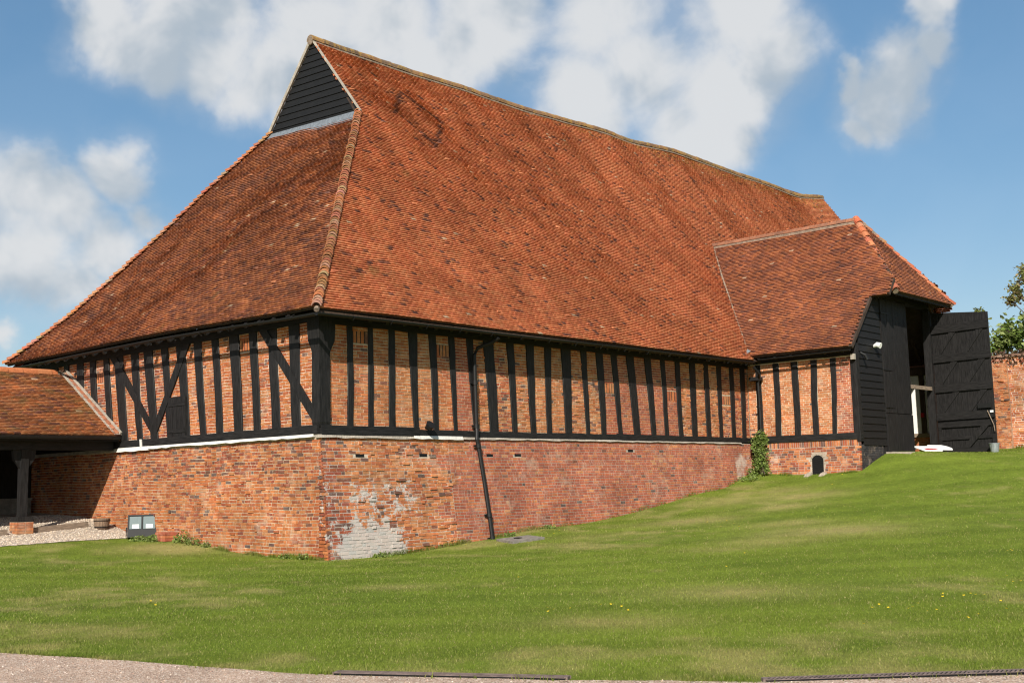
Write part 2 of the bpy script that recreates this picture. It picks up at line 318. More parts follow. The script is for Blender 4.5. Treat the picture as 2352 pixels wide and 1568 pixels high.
def inpoly(x, y, poly):
    x, y = np.asarray(x, float), np.asarray(y, float); ins = np.zeros(x.shape, bool); n = len(poly)
    for i in range(n):
        (x0, y0), (x1, y1) = poly[i], poly[(i + 1) % n]
        c = ((y0 > y) != (y1 > y)) & (x < (x1 - x0) * (y - y0) / (y1 - y0 + 1e-12) + x0); ins ^= c
    return ins
PATH_POLY = PATH_EDGE + [(6, -60), (-60, -60), (-60, 6)]
GRAVEL_POLY = [(-9.5, 6.9), (-3.85, 7.11), (-2.75, 7.21), (-1.6, 7.28), (-.52, 7.31), (-.16, 7.5), (.1, 7.5), (.1, 15.), (-9.5, 15.)]
DRY = [(7.2, -8.4, 1.6, .5), (5.4, -8.0, 1.2, .35), (4.0, -7.6, .9, .3), (9.2, -3.4, 1.3, .5), (12.0, -4.6, .9, .5), (14.2, -4.0, 1.2, .5), (15.5, -2.6, 1.0, .4), (13.2, -2.2, 1.2, .4), (6.0, -3.0, 1.2, .25), (-1.0, 4.5, 1.2, .6), (.2, 2.6, .8, .3), (-3.4, -6.2, .7, .3), (-2.0, -11.5, 1.2, .4), (-5.4, -11.9, .9, .35), (8.6, -6.6, 1.0, .4)]
def lawn_colour(x, y):
    x, y = np.asarray(x, float), np.asarray(y, float)
    n = fbm(x, y, .55, 3); n2 = fbm(x, y, 1.7, 8); n3 = fbm(x * .7 + y * .7, y * .7 - x * .7, .22, 5)
    g1 = np.array((.152, .198, .024)); g2 = np.array((.113, .158, .018)); st = np.array((.36, .29, .12))
    dep = x * .742 + y * .67 + .5 * (n3 - .5) + .25 * (n - .5); stripe = 1 + .07 * np.tanh(2.5 * np.sin(dep * 2 * math.pi / 1.7))
    t = np.clip((n - .25) / .5, 0, 1)[..., None]; c = (g2 * (1 - t) + g1 * t) * stripe[..., None]
    dry = np.clip((n2 * .55 + n3 * .55 - .585) * 3.2, 0, .55)
    for a, b, r, s in DRY: dry = np.maximum(dry, s * 1.5 * np.exp(-(((x - a) * .67 - (y - b) * .74) ** 2 / (r * r) + ((x - a) * .74 + (y - b) * .67) ** 2 / (r * r * .6))) * (.4 + n2))
    dry = np.clip(dry * .95, 0, .65)[..., None]; return c * (1 - dry) + st * dry
def grid_sheet(name, xs, ys, mat, keep=None, lift=0., colour=None, kind='structure'):
    X, Y = np.meshgrid(xs, ys, indexing='ij'); Zh = ground(X, Y) + lift; nx, ny = X.shape
    V = np.stack([X, Y, Zh], -1).reshape(-1, 3); I = np.arange(nx * ny).reshape(nx, ny)
    F = np.stack([I[:-1, :-1], I[1:, :-1], I[1:, 1:], I[:-1, 1:]], -1).reshape(-1, 4)
    if keep is not None:
        cx = (X[:-1, :-1] + X[1:, 1:]) / 2; cy = (Y[:-1, :-1] + Y[1:, 1:]) / 2; F = F[keep(cx, cy).ravel()]
        used = np.unique(F); mp = -np.ones(len(V), int); mp[used] = np.arange(len(used)); V = V[used]; F = mp[F]
    cols = colour(V[:, 0], V[:, 1]) if colour else np.ones((len(V), 3))
    me = mesh_np(name, V, F.ravel(), np.arange(len(F)) * 4, np.full(len(F), 4), cols); o = link(name, me, mat); o['kind'] = kind; return o
def axis(segs):
    out = [segs[0][0]]
    for a, b, s in segs: n = max(1, int(round((b - a) / s))); out += list(a + (b - a) * np.arange(1, n + 1) / n)
    return np.array(out)
lawn = grid_sheet('lawn', axis([(-900, -60, 120), (-60, -24, 4), (-24, 34, .3), (34, 70, 3), (70, 900, 120)]), axis([(-900, -60, 120), (-60, -26, 4), (-26, 18, .3), (18, 60, 4), (60, 900, 120)]), 'lawn_soil', colour=lawn_colour)
def strip_sheet(name, poly, mat, lift, tess=.5):
    """sheet that follows an outline: fine grid clipped by moving border cells onto the outline"""
    xs = [p[0] for p in poly]; ys = [p[1] for p in poly]; import bmesh
    bm = bmesh.new(); vs = [bm.verts.new((a, b, 0)) for a, b in poly]; bm.faces.new(vs)
    for ax, lo, hi in ((0, max(min(xs), -26), min(max(xs), 30)), (1, max(min(ys), -30), min(max(ys), 20))):
        c = lo + tess
        while c < hi:
            no = (1, 0, 0) if ax == 0 else (0, 1, 0); co = (c, 0, 0) if ax == 0 else (0, c, 0)
            bmesh.ops.bisect_plane(bm, geom=bm.verts[:] + bm.edges[:] + bm.faces[:], plane_co=co, plane_no=no); c += tess
    for v in bm.verts: v.co.z = gz(v.co.x, v.co.y) + lift
    for f in bm.faces:
        if f.normal.z < 0: f.normal_flip()
    me = bpy.data.meshes.new(name); bm.to_mesh(me); bm.free(); o = link(name, me, mat); o['kind'] = 'structure'; return o
def densify(e, s, amp):
    out = []
    for (a, b), (c, d) in zip(e[:-1], e[1:]):
        n = max(1, int(math.hypot(c - a, d - b) / s)); nn = Vector((d - b, a - c)).normalized()
        for i in range(n):
            t = i / n; w = amp * (random.random() - .5) * 2; out.append((a + (c - a) * t + nn.x * w, b + (d - b) * t + nn.y * w))
    return out + [e[-1]]
pe = densify(PATH_EDGE, .18, .025); PATH_FINE = pe + [(6, -60), (-60, -60), (-60, 6)]
path = strip_sheet('path', PATH_FINE, 'path_gravel', .012, 1.)
ge = densify(GRAVEL_POLY[:7], .12, .05); GRAVEL_FINE = ge + GRAVEL_POLY[7:]
gravel = strip_sheet('gravel_bed', GRAVEL_FINE, 'gravel_bed', .012, .5)
# ------------------------------------------------------------------ wall coordinates
def batter(z): return .04 + .33 * max(0., 2.7 - z) / 2.7
def batter_e(z): return .04 + .03 * max(0., 2.7 - z) / 2.7
def LW(u, z, d): return (u, -d, z)                       # long wall, timber framed part
def EW(u, z, d): return (-d, u, z)                       # end wall, timber framed part
def LB(u, z, d): return (u, -d - batter(z), z)           # long wall brick base
def EB(u, z, d): return (-d - batter_e(z), u, z)         # end wall brick base
XP = 18.4; YF = -3.95
def PW(u, z, d): return (XP - d, u, z)                   # porch side wall, u = y
def PB(u, z, d): return (XP - d - .03 - .04 * (2.7 - z), u, z)
def PF(u, z, d): return (u, YF - d, z)                   # porch front
def PFB(u, z, d): return (u, YF - .03 - d, z)
ORANGE = [(.47, .160, .060), (.44, .142, .056), (.48, .185, .076), (.41, .128, .054), (.45, .195, .088), (.36, .11, .052)]
OCHRE = [(.47, .180, .070), (.45, .165, .064), (.44, .195, .086), (.42, .150, .060), (.46, .205, .095), (.39, .13, .055)]
REDS = [(.33, .088, .042), (.30, .078, .040), (.35, .10, .045), (.28, .075, .045), (.34, .11, .055), (.25, .075, .05)]
DARKS = [(.18, .080, .055), (.14, .075, .06), (.21, .085, .055), (.12, .08, .068), (.24, .09, .055)]
REDN = [(.37, .108, .056), (.34, .095, .052), (.39, .115, .058), (.33, .095, .055), (.42, .14, .062), (.30, .095, .062)]
PAL = {'orange': (ORANGE, .03), 'ochre': (OCHRE, .02), 'red': (REDN, .02), 'rough': (ORANGE + OCHRE, .07), 'old': (ORANGE + ORANGE + OCHRE + REDS, .09), 'plum': (REDS + DARKS[:2] + ORANGE[:3], .08), 'porch': (OCHRE + ORANGE[:3], .02), 'black': ([(.03, .03, .032), (.04, .038, .04), (.05, .042, .04), (.06, .055, .055)], 0)}
for _k in list(PAL): PAL[_k + '_e'] = ([(a * .87, b * .84, c * .78) for a, b, c in PAL[_k][0]], PAL[_k][1])  # end wall copies darkened to offset the stronger sun on that face
def pick(z):
    p, dk = PAL[z]; c = random.choice(DARKS) if random.random() < dk else random.choice(p); k = random.uniform(.9, 1.1); return tuple(min(.6, v * k) for v in c)
BRICKF = [(0, 1, 2, 3), (1, 0, 4, 5), (2, 1, 5, 6), (3, 2, 6, 7), (0, 3, 7, 4)]
class Bricks:
    def __init__(s): s.V, s.C = [], []
    def one(s, mapf, u0, u1, z0, z1, d, jit, c, zl=0., zr=0., deep=-.05):
        j = lambda a: random.uniform(-a, a)
        fr = [(u0 + j(jit), z0 + zl + j(jit), d + j(jit * .7)), (u1 + j(jit), z0 + zr + j(jit), d + j(jit * .7)), (u1 + j(jit), z1 + zr + j(jit), d + j(jit * .7)), (u0 + j(jit), z1 + zl + j(jit), d + j(jit * .7))]
        s.V.append([mapf(*q) for q in fr] + [mapf(u, z, deep) for u, z, _ in fr]); s.C.append(c)
    def field(s, mapf, uL, uR, z0, z1, zone, course=.075, joint=.015, jit=.004, bond='flem', wave=0., holes=(), zmin=None, seed=0, recess=0., bl=.215, zonef=None, dskip=0.):
        n = int(round((z1 - z0) / course)); course = (z1 - z0) / n
        for k in range(n):
            a, b = z0 + k * course, z0 + (k + 1) * course; zm = (a + b) / 2; ul, ur = uL(zm), uR(zm)
            if ur - ul < .05: continue
            u = ul; first = True
            while u < ur - .02:
                if bond == 'flem': L = bl if (random.random() < .62) else bl * .49
                elif bond == 'eng': L = bl if k % 3 else bl * .49
                else: L = bl
                L *= random.uniform(.94, 1.06)
                if first: L = L * (.5 if k % 2 else 1.) * random.uniform(.8, 1.1) if bond != 'flem' else L * random.uniform(.5, 1.); first = False
                e = min(u + L, ur)
                if ur - e < .045: e = ur
                um = (u + e) / 2; wv = lambda q: wave * (math.sin(q * 1.3 + seed + zm * .7) + .6 * math.sin(q * 3.1 + zm * 1.9))
                ok = e - u > .025 and not any(h[0] - .005 < um + (e - u) * .3 and um - (e - u) * .3 < h[1] + .005 and h[2] < zm < h[3] for h in holes)
                if ok and zmin is not None and zm < zmin(um): ok = False
                if ok and random.random() < dskip: ok = False
                if ok:
                    zn = zonef(um, zm) if zonef else zone; jj = jit; d = random.uniform(.0, .003)
                    if zn.split('_')[0] in ('rough', 'old'): jj = max(jit, .006); d = random.uniform(-.002, .006) + recess * random.uniform(.3, 1.) * (random.random() < .12)
                    s.one(mapf, u + joint / 2, e - joint / 2, a + joint / 2, b - joint / 2, d, jj, pick(zn), wv(u), wv(e))
                u = e
def emit(pieces, F, mat, name, stuffname, parents_single, parent_stuff, limit, centre=None, chooser=None):
    """the pieces that show largest become objects of their own, the rest one joined part"""
    V = np.array(pieces.V); C_ = np.array(pieces.C); P = Poly(V, F, C_); cen = V[:, :4].mean(1)
    dist = np.linalg.norm(cen - np.array(CAM), axis=1); area = np.linalg.norm(np.cross(V[:, 1] - V[:, 0], V[:, 3] - V[:, 0]), axis=1)
    nrm = np.cross(V[:, 1] - V[:, 0], V[:, 3] - V[:, 0]); nrm /= np.linalg.norm(nrm, axis=1)[:, None] + 1e-9
    view = (np.array(CAM) - cen) / dist[:, None]; score = area * np.abs((nrm * view).sum(1)) / dist ** 2
    if chooser is not None: score = np.where(chooser(cen), score, -1)
    order = np.argsort(-score); sel = order[:limit]; sel = sel[score[sel] > 0]; rest = np.setdiff1d(np.arange(len(V)), sel)
    for i in sel:
        link(name, P.mesh(name, np.array([i])), mat, parents_single(cen[i]) if callable(parents_single) else parents_single)
    if len(rest): link(stuffname, P.mesh(stuffname, rest), mat, parent_stuff, 'stuff')
# ------------------------------------------------------------------ the barn
barn = thing('barn', 'huge timber framed barn with brick infill and sweeping orange tiled roof', 'barn', (0, 0, 0))
W = 14.0; XE = 44.2
RX = [4.9, 5.57, 7.17, 8.19, 9.32, 10.2, 11.12, 11.91, 12.71, 13.8, 14.84, 15.65, 16.68, 17.54, 18.94, 20.18, 21.26, 21.92, 23.54, 24.74, 25.98, 28.5, 30.71, 31.74, 32.54, 33.87, 35.06, 35.94, 36.57, 37.6, 38.9, 45]
RZ = [15.42, 15.42, 15.42, 15.42, 15.42, 15.45, 15.47, 15.5, 15.48, 15.48, 15.48, 15.5, 15.56, 15.58, 15.67, 15.71, 15.66, 15.66, 15.8, 15.9, 15.9, 15.88, 15.86, 15.9, 15.9, 15.89, 15.85, 15.85, 15.9, 16.05, 16.24, 16.24]
def zr(x): return np.interp(x, RX, RZ) - .12
EYL, ZEL, EXL, ZEE = -.60, 5.36, -.55, 5.42
LS_ = 12.64
def und(x, t): return (.02 * np.sin(x * .8 + t * 3.) + .10 * (fbm(x * .8 + t * 5, t * 10 - x * .5, .35, 4) - .5) + .035 * (vnoise(x, t * 12, 1.1, 9) - .5)) * np.clip(t * 6, .35, 1)
def sag(u, t): return .30 * np.clip((np.asarray(u) - 6.) / 9., 0, 1) * np.clip((39. - np.asarray(u)) / 6., 0, 1) * np.sin(np.pi * np.clip(t, 0, 1))
def PL(u, v):
    t = np.asarray(v) / LS_; z = ZEL + (zr(u) - ZEL) * t - sag(u, t) + und(u, t) + .07 * np.exp(-t * 14); return np.stack([np.asarray(u) + 0 * t, EYL + 7.6 * t, z], -1)
LE_ = 9.13
def eave_e(y): return np.interp(y, [-.6, 0, 2.6, 5.7, 9.4, 14.6], [5.38, 5.38, 5.44, 5.48, 5.47, 5.42])
def PE(u, v):
    t = np.asarray(v) / LE_; z0 = eave_e(u); z = z0 + (12.42 + np.clip((np.asarray(u) - 4.8) / 4.4, 0, 1) * .26 - z0) * t - .42 * np.clip((np.asarray(u) - 6.) / 5., 0, 1) * np.sin(np.pi * np.clip(t, 0, 1)) * (1 - t) + und(np.asarray(u) + 20, t) + .07 * np.exp(-t * 14); return np.stack([EXL + 5.8 * t, np.asarray(u) + 0 * t, z], -1)
PX0, PXR, PZ0, PZR = 17.9, 22.42, 5.55, 10.66; LP_ = math.hypot(PXR - PX0, PZR - PZ0)
def PP(u, v):
    t = np.asarray(v) / LP_; return np.stack([PX0 + (PXR - PX0) * t, np.asarray(u) + 0 * t, PZ0 + (PZR - PZ0) * t + .4 * und(np.asarray(u) * 1.3 + 50, t) + .05 * np.exp(-t * 14)], -1)
YH, ZH, YRE = -4.75, 7.51, -2.5; XH0, XH1 = 20.0, 24.84; LF_ = math.hypot(YRE - YH, PZR - ZH)
def PFR(u, v):
    t = np.asarray(v) / LF_; return np.stack([np.asarray(u) + 0 * t, YH + (YRE - YH) * t, ZH + (PZR - ZH) * t + .3 * und(np.asarray(u) * 1.3 + 80, t)], -1)
def porch_z(x): return PZ0 + (PZR - PZ0) * (1 - np.abs(np.asarray(x) - PXR) / (PXR - PX0))
TILEF = [(0, 1, 4), (1, 3, 4), (1, 2, 3), (5, 6, 1, 0), (6, 7, 2, 1), (0, 4, 5), (7, 3, 2)]
TREDS = np.array([(.445, .150, .064), (.43, .140, .061), (.46, .162, .070), (.41, .130, .058), (.44, .168, .076), (.39, .12, .056)])
TDARK = np.array([(.22, .082, .050), (.17, .070, .048), (.13, .058, .044), (.26, .092, .050)])
TBROWN = np.array([(.29, .105, .052), (.25, .092, .048), (.32, .115, .052), (.22, .083, .048), (.19, .076, .046), (.35, .13, .056)])
class Tiles:
    def __init__(s): s.V = np.zeros((0, 8, 3)); s.C = np.zeros((0, 3))
    def field(s, P, length, urange, keep, nvec, pal, dark, gauge=.086, w=.17, camber=.006, darkf=None, thick=.024):
        n = int(length / gauge); U, Vv = [], []
        for j in range(n):
            off = (j % 2) * w / 2 + RNG.uniform(-.02, .02); u = np.arange(urange[0] + off, urange[1], w); U.append(u + RNG.uniform(-.006, .006, len(u))); Vv.append(np.full(len(u), j * gauge))
        U, Vv = np.concatenate(U), np.concatenate(Vv); k = keep(U, Vv); U, Vv = U[k], Vv[k]; m = len(U); nv = np.array(nvec)
        r = lambda a: RNG.uniform(-a, a, m)
        hw = w / 2 - .002; tilt = r(.007); dv = r(.005); sl_ = RNG.random(m) < .006; dv = np.where(sl_, dv - RNG.uniform(.02, .05, m), dv); tilt = np.where(sl_, tilt + r(.03), tilt)
        def pt(du, dvv, h): q = P(U + du, np.clip(Vv + dvv, 0, None)); return q + nv * np.asarray(h)[:, None]
        lift = .010 + np.abs(r(.006)); h0 = lift + thick
        V = np.stack([pt(-hw, dv - tilt * .5, h0 + tilt), pt(0 * U, dv, h0 + camber), pt(hw, dv + tilt * .5, h0 - tilt), pt(hw, gauge + .03, lift * 0 + .004), pt(-hw, gauge + .03, lift * 0 + .004), pt(-hw, dv - tilt * .5, lift + tilt - .016), pt(0 * U, dv, lift + camber - .016), pt(hw, dv + tilt * .5, lift - tilt - .016)], 1)
        c = pal[RNG.integers(0, len(pal), m)] * RNG.uniform(.92, 1.08, (m, 1)); pd = np.full(m, dark)
        q = P(U, Vv); clump = fbm(q[:, 0] * .8 + q[:, 1], q[:, 2], 1.1, 6); pd = pd * np.clip((clump - .25) * 4, .2, 2.6)
        if darkf is not None: pd = np.maximum(pd, darkf(q))
        dk = RNG.random(m) < pd; c[dk] = TDARK[RNG.integers(0, len(TDARK), dk.sum())] * RNG.uniform(.8, 1.2, (dk.sum(), 1))
        pl_ = RNG.random(m) < .004; c[pl_] = np.array((.46, .33, .22)) * RNG.uniform(.8, 1.2, (pl_.sum(), 1)); s.V = np.concatenate([s.V, V]); s.C = np.concatenate([s.C, c]); return s
# --- roof decks (closed slabs under the tiles)
def slab(name, quad, t, mat, parent):
    a = [Vector(p) for p in quad]; n = (a[1] - a[0]).cross(a[2] - a[0]).normalized()
    if n.z < 0: n = -n
    m = MB(); k = len(a); vs = a + [p - n * t for p in a]
    m.add(vs, [tuple(range(k)), tuple(range(2 * k - 1, k - 1, -1))] + [(i, i + k, (i + 1) % k + k, (i + 1) % k) for i in range(k)]); return m.build(name, mat, parent)
def surf_deck(name, P, us, vf, mat, parent, lift, nvec, thick=.06, nv_=24):
    """curved deck: columns at us, v range per column"""
    nv = np.array(nvec); top, bot = [], []
    for u in us:
        v0, v1 = vf(u); vv = np.linspace(v0, v1, nv_); q = P(np.full(nv_, u), vv); top.append(q + nv * lift); bot.append(q + nv * (lift - thick))
    T, B = np.array(top), np.array(bot); nu = len(us); V = np.concatenate([T.reshape(-1, 3), B.reshape(-1, 3)]); I = np.arange(nu * nv_).reshape(nu, nv_); o = nu * nv_; F = []
    for i in range(nu - 1):
        for j in range(nv_ - 1):
            a, b, c_, d = I[i, j], I[i + 1, j], I[i + 1, j + 1], I[i, j + 1]; F.append((a, b, c_, d)); F.append((d + o, c_ + o, b + o, a + o))
    for i in range(nu - 1): F.append((I[i, 0], I[i, 0] + o, I[i + 1, 0] + o, I[i + 1, 0])); F.append((I[i, -1], I[i + 1, -1], I[i + 1, -1] + o, I[i, -1] + o))
    for j in range(nv_ - 1): F.append((I[0, j], I[0, j + 1], I[0, j + 1] + o, I[0, j] + o)); F.append((I[-1, j], I[-1, j] + o, I[-1, j + 1] + o, I[-1, j + 1]))
    m = MB(); m.v = [tuple(p) for p in V]; m.f = F; m.c = [(1, 1, 1)] * len(V); return m.build(name, 'deck_wood_slot_shade', parent)
NL = Vector((0, -10.1, 7.6)).normalized(); NE = Vector((-7.05, 0, 5.8)).normalized(); NP = Vector((-(PZR - PZ0), 0, PXR - PX0)).normalized(); NF = Vector((0, -(PZR - ZH), YRE - YH)).normalized()
XG, XV, XFV = 5.32, 5.22, 38.9
def hip_y(x): return EYL + (np.asarray(x) - EXL) * (5.42 / 5.8)
def hip_x_of_y(y): return EXL + (np.asarray(y) - EYL) * (5.8 / 5.42)
def long_left(v):
    y = EYL + 7.6 * np.asarray(v) / LS_; return np.where(y < 4.82, hip_x_of_y(y), XV)
def long_right(v):
    y = EYL + 7.6 * np.asarray(v) / LS_; return np.where(y < 4.82, XE + .55 - (y - EYL) * (5.8 / 5.42), XFV)
def vmax_left(u): return (LS_ if u >= XV else np.clip((hip_y(u) - EYL) / 7.6 * LS_, .02, LS_))
us = np.concatenate([np.linspace(-.5, 5.2, 12), np.linspace(5.45, 38.88, 90), np.linspace(39., 44.6, 6)])
def vrange(u):
    if u < XV: return 0, float(vmax_left(u))
    if u > XFV: return 0, float(vmax_left(44.15 - u))
    return 0, LS_
roof_long = surf_deck('roof_slope', PL, us, vrange, 'tile_deck', barn, -.012, NL)
def vrange_e(u):
    if u < 4.82: return 0, max(.02, float(hip_x_of_y(u) - EXL) / 5.8 * LE_)
    if u > 9.18: return 0, max(.02, float(hip_x_of_y(14. - u) - EXL) / 5.8 * LE_)
    return 0, LE_
roof_end = surf_deck('roof_slope', PE, np.concatenate([np.linspace(-.55, 4.8, 14), np.linspace(4.9, 9.1, 6), np.linspace(9.2, 14.55, 14)]), vrange_e, 'tile_deck', barn, -.012, NE)
tag(roof_end, 'steep hipped end slope of weathered brown-orange tiles')
slab('roof_slope', [(5.45, 7, 15.24), (XFV, 7, 16.0), (XFV, 14.6, 5.3), (5.45, 14.6, 5.3)], .08, 'tile_deck', barn)
slab('roof_slope', [(XV - .02, 9.2, 12.55), (XV - .02, 14.6, 5.3), (-.5, 14.6, 5.3)], .15, 'tile_deck', barn)
slab('roof_slope', [(XE + .5, -.6, 5.3), (XE + .5, 14.6, 5.3), (38.4, 9.2, 12.6), (38.4, 4.8, 12.6)], .15, 'tile_deck', barn)
# --- tiles of the barn
T = Tiles()
def keep_long(U, V_):
    q = PL(U, V_); k = (U - .05 > long_left(V_)) & (U < long_right(V_)); ins = np.abs(U - PXR) < PXR - PX0 + .02
    return k & ~(ins & (q[:, 2] < porch_z(U) + .02)) & (q[:, 2] < zr(U) - .03)
DIA = [((7.0, 12.9), (8.05, 14.0)), ((8.11, 14.0), (9.3, 13.15)), ((9.26, 13.16), (8.05, 11.9)), ((7.2, 12.85), (8.05, 12.0))]
def seg_d(x, z, a, b):
    ax, az = a; dx, dz = b[0] - ax, b[1] - az; t = np.clip(((x - ax) * dx + (z - az) * dz) / (dx * dx + dz * dz), 0, 1); return np.hypot(x - ax - t * dx, z - az - t * dz)
def dark_long(q):
    d = np.min([seg_d(q[:, 0], q[:, 2], a, b) for a, b in DIA], 0); return np.where((d < .075), .9, 0.)
T.field(PL, LS_, (-.6, 45), keep_long, NL, TREDS, .055, darkf=dark_long, thick=.036)
def keep_end(U, V_):
    x = EXL + 5.8 * V_ / LE_; return (U - .05 > hip_y(x)) & (U + .05 < 14. - hip_y(x)) & (V_ < LE_ - .12)
T.field(PE, LE_, (-.6, 14.6), keep_end, NE, TBROWN * np.array((.99, 1.04, 1.02)), .13, thick=.036)
def valley_y(x, z):
    t = (np.asarray(z) - ZEL) / (zr(x) - ZEL)
    for _ in range(5): t = (np.asarray(z) + sag(x, t) - ZEL) / (zr(x) - ZEL)
    return EYL + 7.6 * t
def keep_porch(U, V_):
    q = PP(U, V_); hipy = np.where(q[:, 2] > ZH - .2, YH + (YRE - YH) * np.clip((q[:, 0] - XH0) / (PXR - XH0), 0, 1), YF - .14); hipy = np.where((q[:, 2] > ZH - .2) & (q[:, 2] < ZH), YH + .02, hipy)
    return (U - .08 > hipy) & (U < valley_y(q[:, 0], q[:, 2]) + .03) & (V_ < LP_ - .05)
T.field(PP, LP_, (-4.9, 4.2), keep_porch, NP, TBROWN * np.array((.95, .95, .95)), .11, thick=.032)
def keep_pf(U, V_):
    t = V_ / LF_; return (U > XH0 + (PXR - XH0) * t) & (U < XH1 - (XH1 - PXR) * t)
T.field(PFR, LF_, (XH0, XH1), keep_pf, NF, TBROWN, .16)
def PPR(u, v):
    q = PP(u, v); q[..., 0] = 2 * PXR - q[..., 0]; return q
T.field(PPR, LP_, (-4.9, 4.2), lambda U, V_: keep_porch(U - .14, V_), Vector((PZR - PZ0, 0, PXR - PX0)).normalized(), TBROWN, .11, thick=.028)
emit(T, TILEF, 'tile', 'tile', 'roof_tiles', lambda c: roof_end if c[0] < 5.3 and (c[1] > hip_y(c[0])) else roof_long, barn, 300)
# --- porch roof decks
def vrange_p(u):
    if u < YRE: return 0., max(.05, LP_ * ((XH0 + (u - YH) / (YRE - YH) * (PXR - XH0)) - PX0) / (PXR - PX0)) if u > YF - .14 else .05
    return 0., LP_
def pdeck(u):
    lo = 0. if u > YF - .16 else LP_ * .362
    hi = LP_ if u > YRE else LP_ * ((XH0 + (u - YH) / (YRE - YH) * (PXR - XH0)) - PX0) / (PXR - PX0); return lo, max(hi, lo + .03)
roof_porch = surf_deck('roof_slope', PP, np.concatenate([np.linspace(YH + .03, YF - .17, 6), np.linspace(YF - .15, 3.75, 24)]), pdeck, 'tile_deck', barn, -.012, NP, .1)
tag(roof_porch, 'dark weathered tiled side slope of the porch roof')
roof_pf = surf_deck('roof_slope', PFR, np.linspace(XH0 + .02, XH1 - .02, 24), lambda u: (0, max(.03, LF_ * (1 - abs(u - PXR) / (PXR - XH0)))), 'tile_deck', barn, -.012, NF, .1)
m_ = MB(); q0 = [(PXR, YRE, PZR), (PXR, 3.6, PZR), (PXR + 4.42, 3.6, PZ0), (PXR + 4.42, YF - .12, PZ0), (XH1 - .3, YF - .12, ZH), (XH1, YH, ZH)]
slab('roof_slope', q0, .1, 'deck_wood_slot_shade', barn)
# --- ridge tiles, hip tiles, valley
def half_round(m, a, b, r, up=(0, 0, 1), c=(1, 1, 1), n=7, r2=None, spread=1.0, th=.02):
    a, b = Vector(a), Vector(b); d = (b - a).normalized(); s = d.cross(Vector(up)).normalized(); u = s.cross(d); r2 = r2 or r
    ang = [math.pi * (.5 + spread * (i / (n - 1) - .5)) for i in range(n)]; vs = []
    for p, rr in ((a, r), (b, r2)):
        vs += [p + s * math.cos(t) * rr + u * (math.sin(t) * rr) for t in ang]
        vs += [p + s * math.cos(t) * (rr - th) + u * (math.sin(t) * (rr - th)) for t in ang]
    f = []
    for i in range(n - 1): f += [(i, i + 1, 2 * n + i + 1, 2 * n + i), (n + i, 3 * n + i, 3 * n + i + 1, n + i + 1), (i, n + i, n + i + 1, i + 1), (2 * n + i, 2 * n + i + 1, 3 * n + i + 1, 3 * n + i)]
    f += [(0, 2 * n, 3 * n, n), (n - 1, 2 * n - 1, 4 * n - 1, 3 * n - 1)]; return m.add(vs, f, c)
RIDGEC = [(.20, .115, .065), (.17, .10, .06), (.23, .125, .065), (.15, .10, .065), (.25, .14, .07)]
x = XV - .06; L = .47
while x < XFV - .05:
    e = min(x + L, XFV + .03); m = MB(); z0, z1 = float(zr(x)) + .02 + random.uniform(-.012, .012), float(zr(e)) + .02 + random.uniform(-.012, .012)
    half_round(m, (x + .008, 7, z0 - .03), (e - .008, 7, z1 - .03), .155, c=random.choice(RIDGEC), n=7, spread=1.15); m.build('ridge_tile', 'tile_mossy', roof_long); x = e
m = MB()
for i in range(70):
    a = XV + (XFV - XV) * i / 70; b = XV + (XFV - XV) * (i + 1) / 70
    for sgn in (-1, 1): m.beam((a, 7 + sgn * .14, float(zr(a)) - .10), (b, 7 + sgn * .14, float(zr(b)) - .10), .03, .05)
    half_round(m, (a, 7, float(zr(a)) - .03), (b, 7, float(zr(b)) - .03), .145)
m.build('ridge_mortar', 'hip_mortar', barn)
BONC = [(.38, .15, .072), (.35, .135, .065), (.40, .175, .09), (.34, .16, .09), (.31, .12, .06), (.40, .23, .14)]
def bonnets(a, b, parent, step, r, side_l, side_r, pal, name='hip_tile', lift=.03, mat='tile_mossy', spread=1.0, tip=1.0, bow=0.):
    a, b = Vector(a), Vector(b); n = int((b - a).length / step); d = (b - a).normalized()
    nn = (Vector(side_l) + Vector(side_r)).normalized()
    for i in range(n):
        t = i / n; p = a + (b - a) * t + Vector((0, 0, -bow * math.sin(math.pi * t))); q = p + d * (step * 1.35); m = MB(); o = nn * (lift + random.uniform(-.008, .008)); jj = Vector((random.uniform(-.012, .012), random.uniform(-.012, .012), 0))
        half_round(m, p + o + nn * .045 + jj, q + o + jj, r * tip, up=nn, c=tuple(v * random.uniform(.85, 1.15) for v in random.choice(pal)), n=7, r2=r * .9, spread=spread, th=.022)
        m.build(name, mat, parent)
hz = lambda x: float(PE(np.array(hip_y(x)), np.array((x - EXL) / 5.8 * LE_))[2])
def hip_pt(x): y = float(hip_y(x)); v = (y - EYL) / 7.6 * LS_; return (x, y, max(hz(x), float(PL(np.array(x), np.array(v))[2])))
hp = [hip_pt(x) for x in np.linspace(EXL - .04, XG - .02, 9)]
for a, b in zip(hp[:-1], hp[1:]): bonnets(a, b, roof_end, .115, .12, NE, NL, BONC, spread=.86, lift=-.02, mat='tile')
m = MB(); m.tube([Vector(p) - Vector((0, 0, .05)) for p in hp], .06, 7); m.build('hip_mortar', 'hip_mortar', barn)
NBK = Vector((0, 10.1, 7.6)).normalized()
hz2 = lambda x: float(PE(np.array(14. - hip_y(x)), np.array((x - EXL) / 5.8 * LE_))[2])
hp2 = [(x, 14. - float(hip_y(x)), hz2(x)) for x in np.linspace(EXL - .02, XG, 9)]
for a, b in zip(hp2[:-1], hp2[1:]): bonnets(a, b, roof_end, .16, .125, NE, NBK, [(.34, .13, .062), (.30, .11, .055), (.36, .16, .08), (.32, .17, .10)], lift=-.01, mat='tile', spread=.9, tip=1.12)
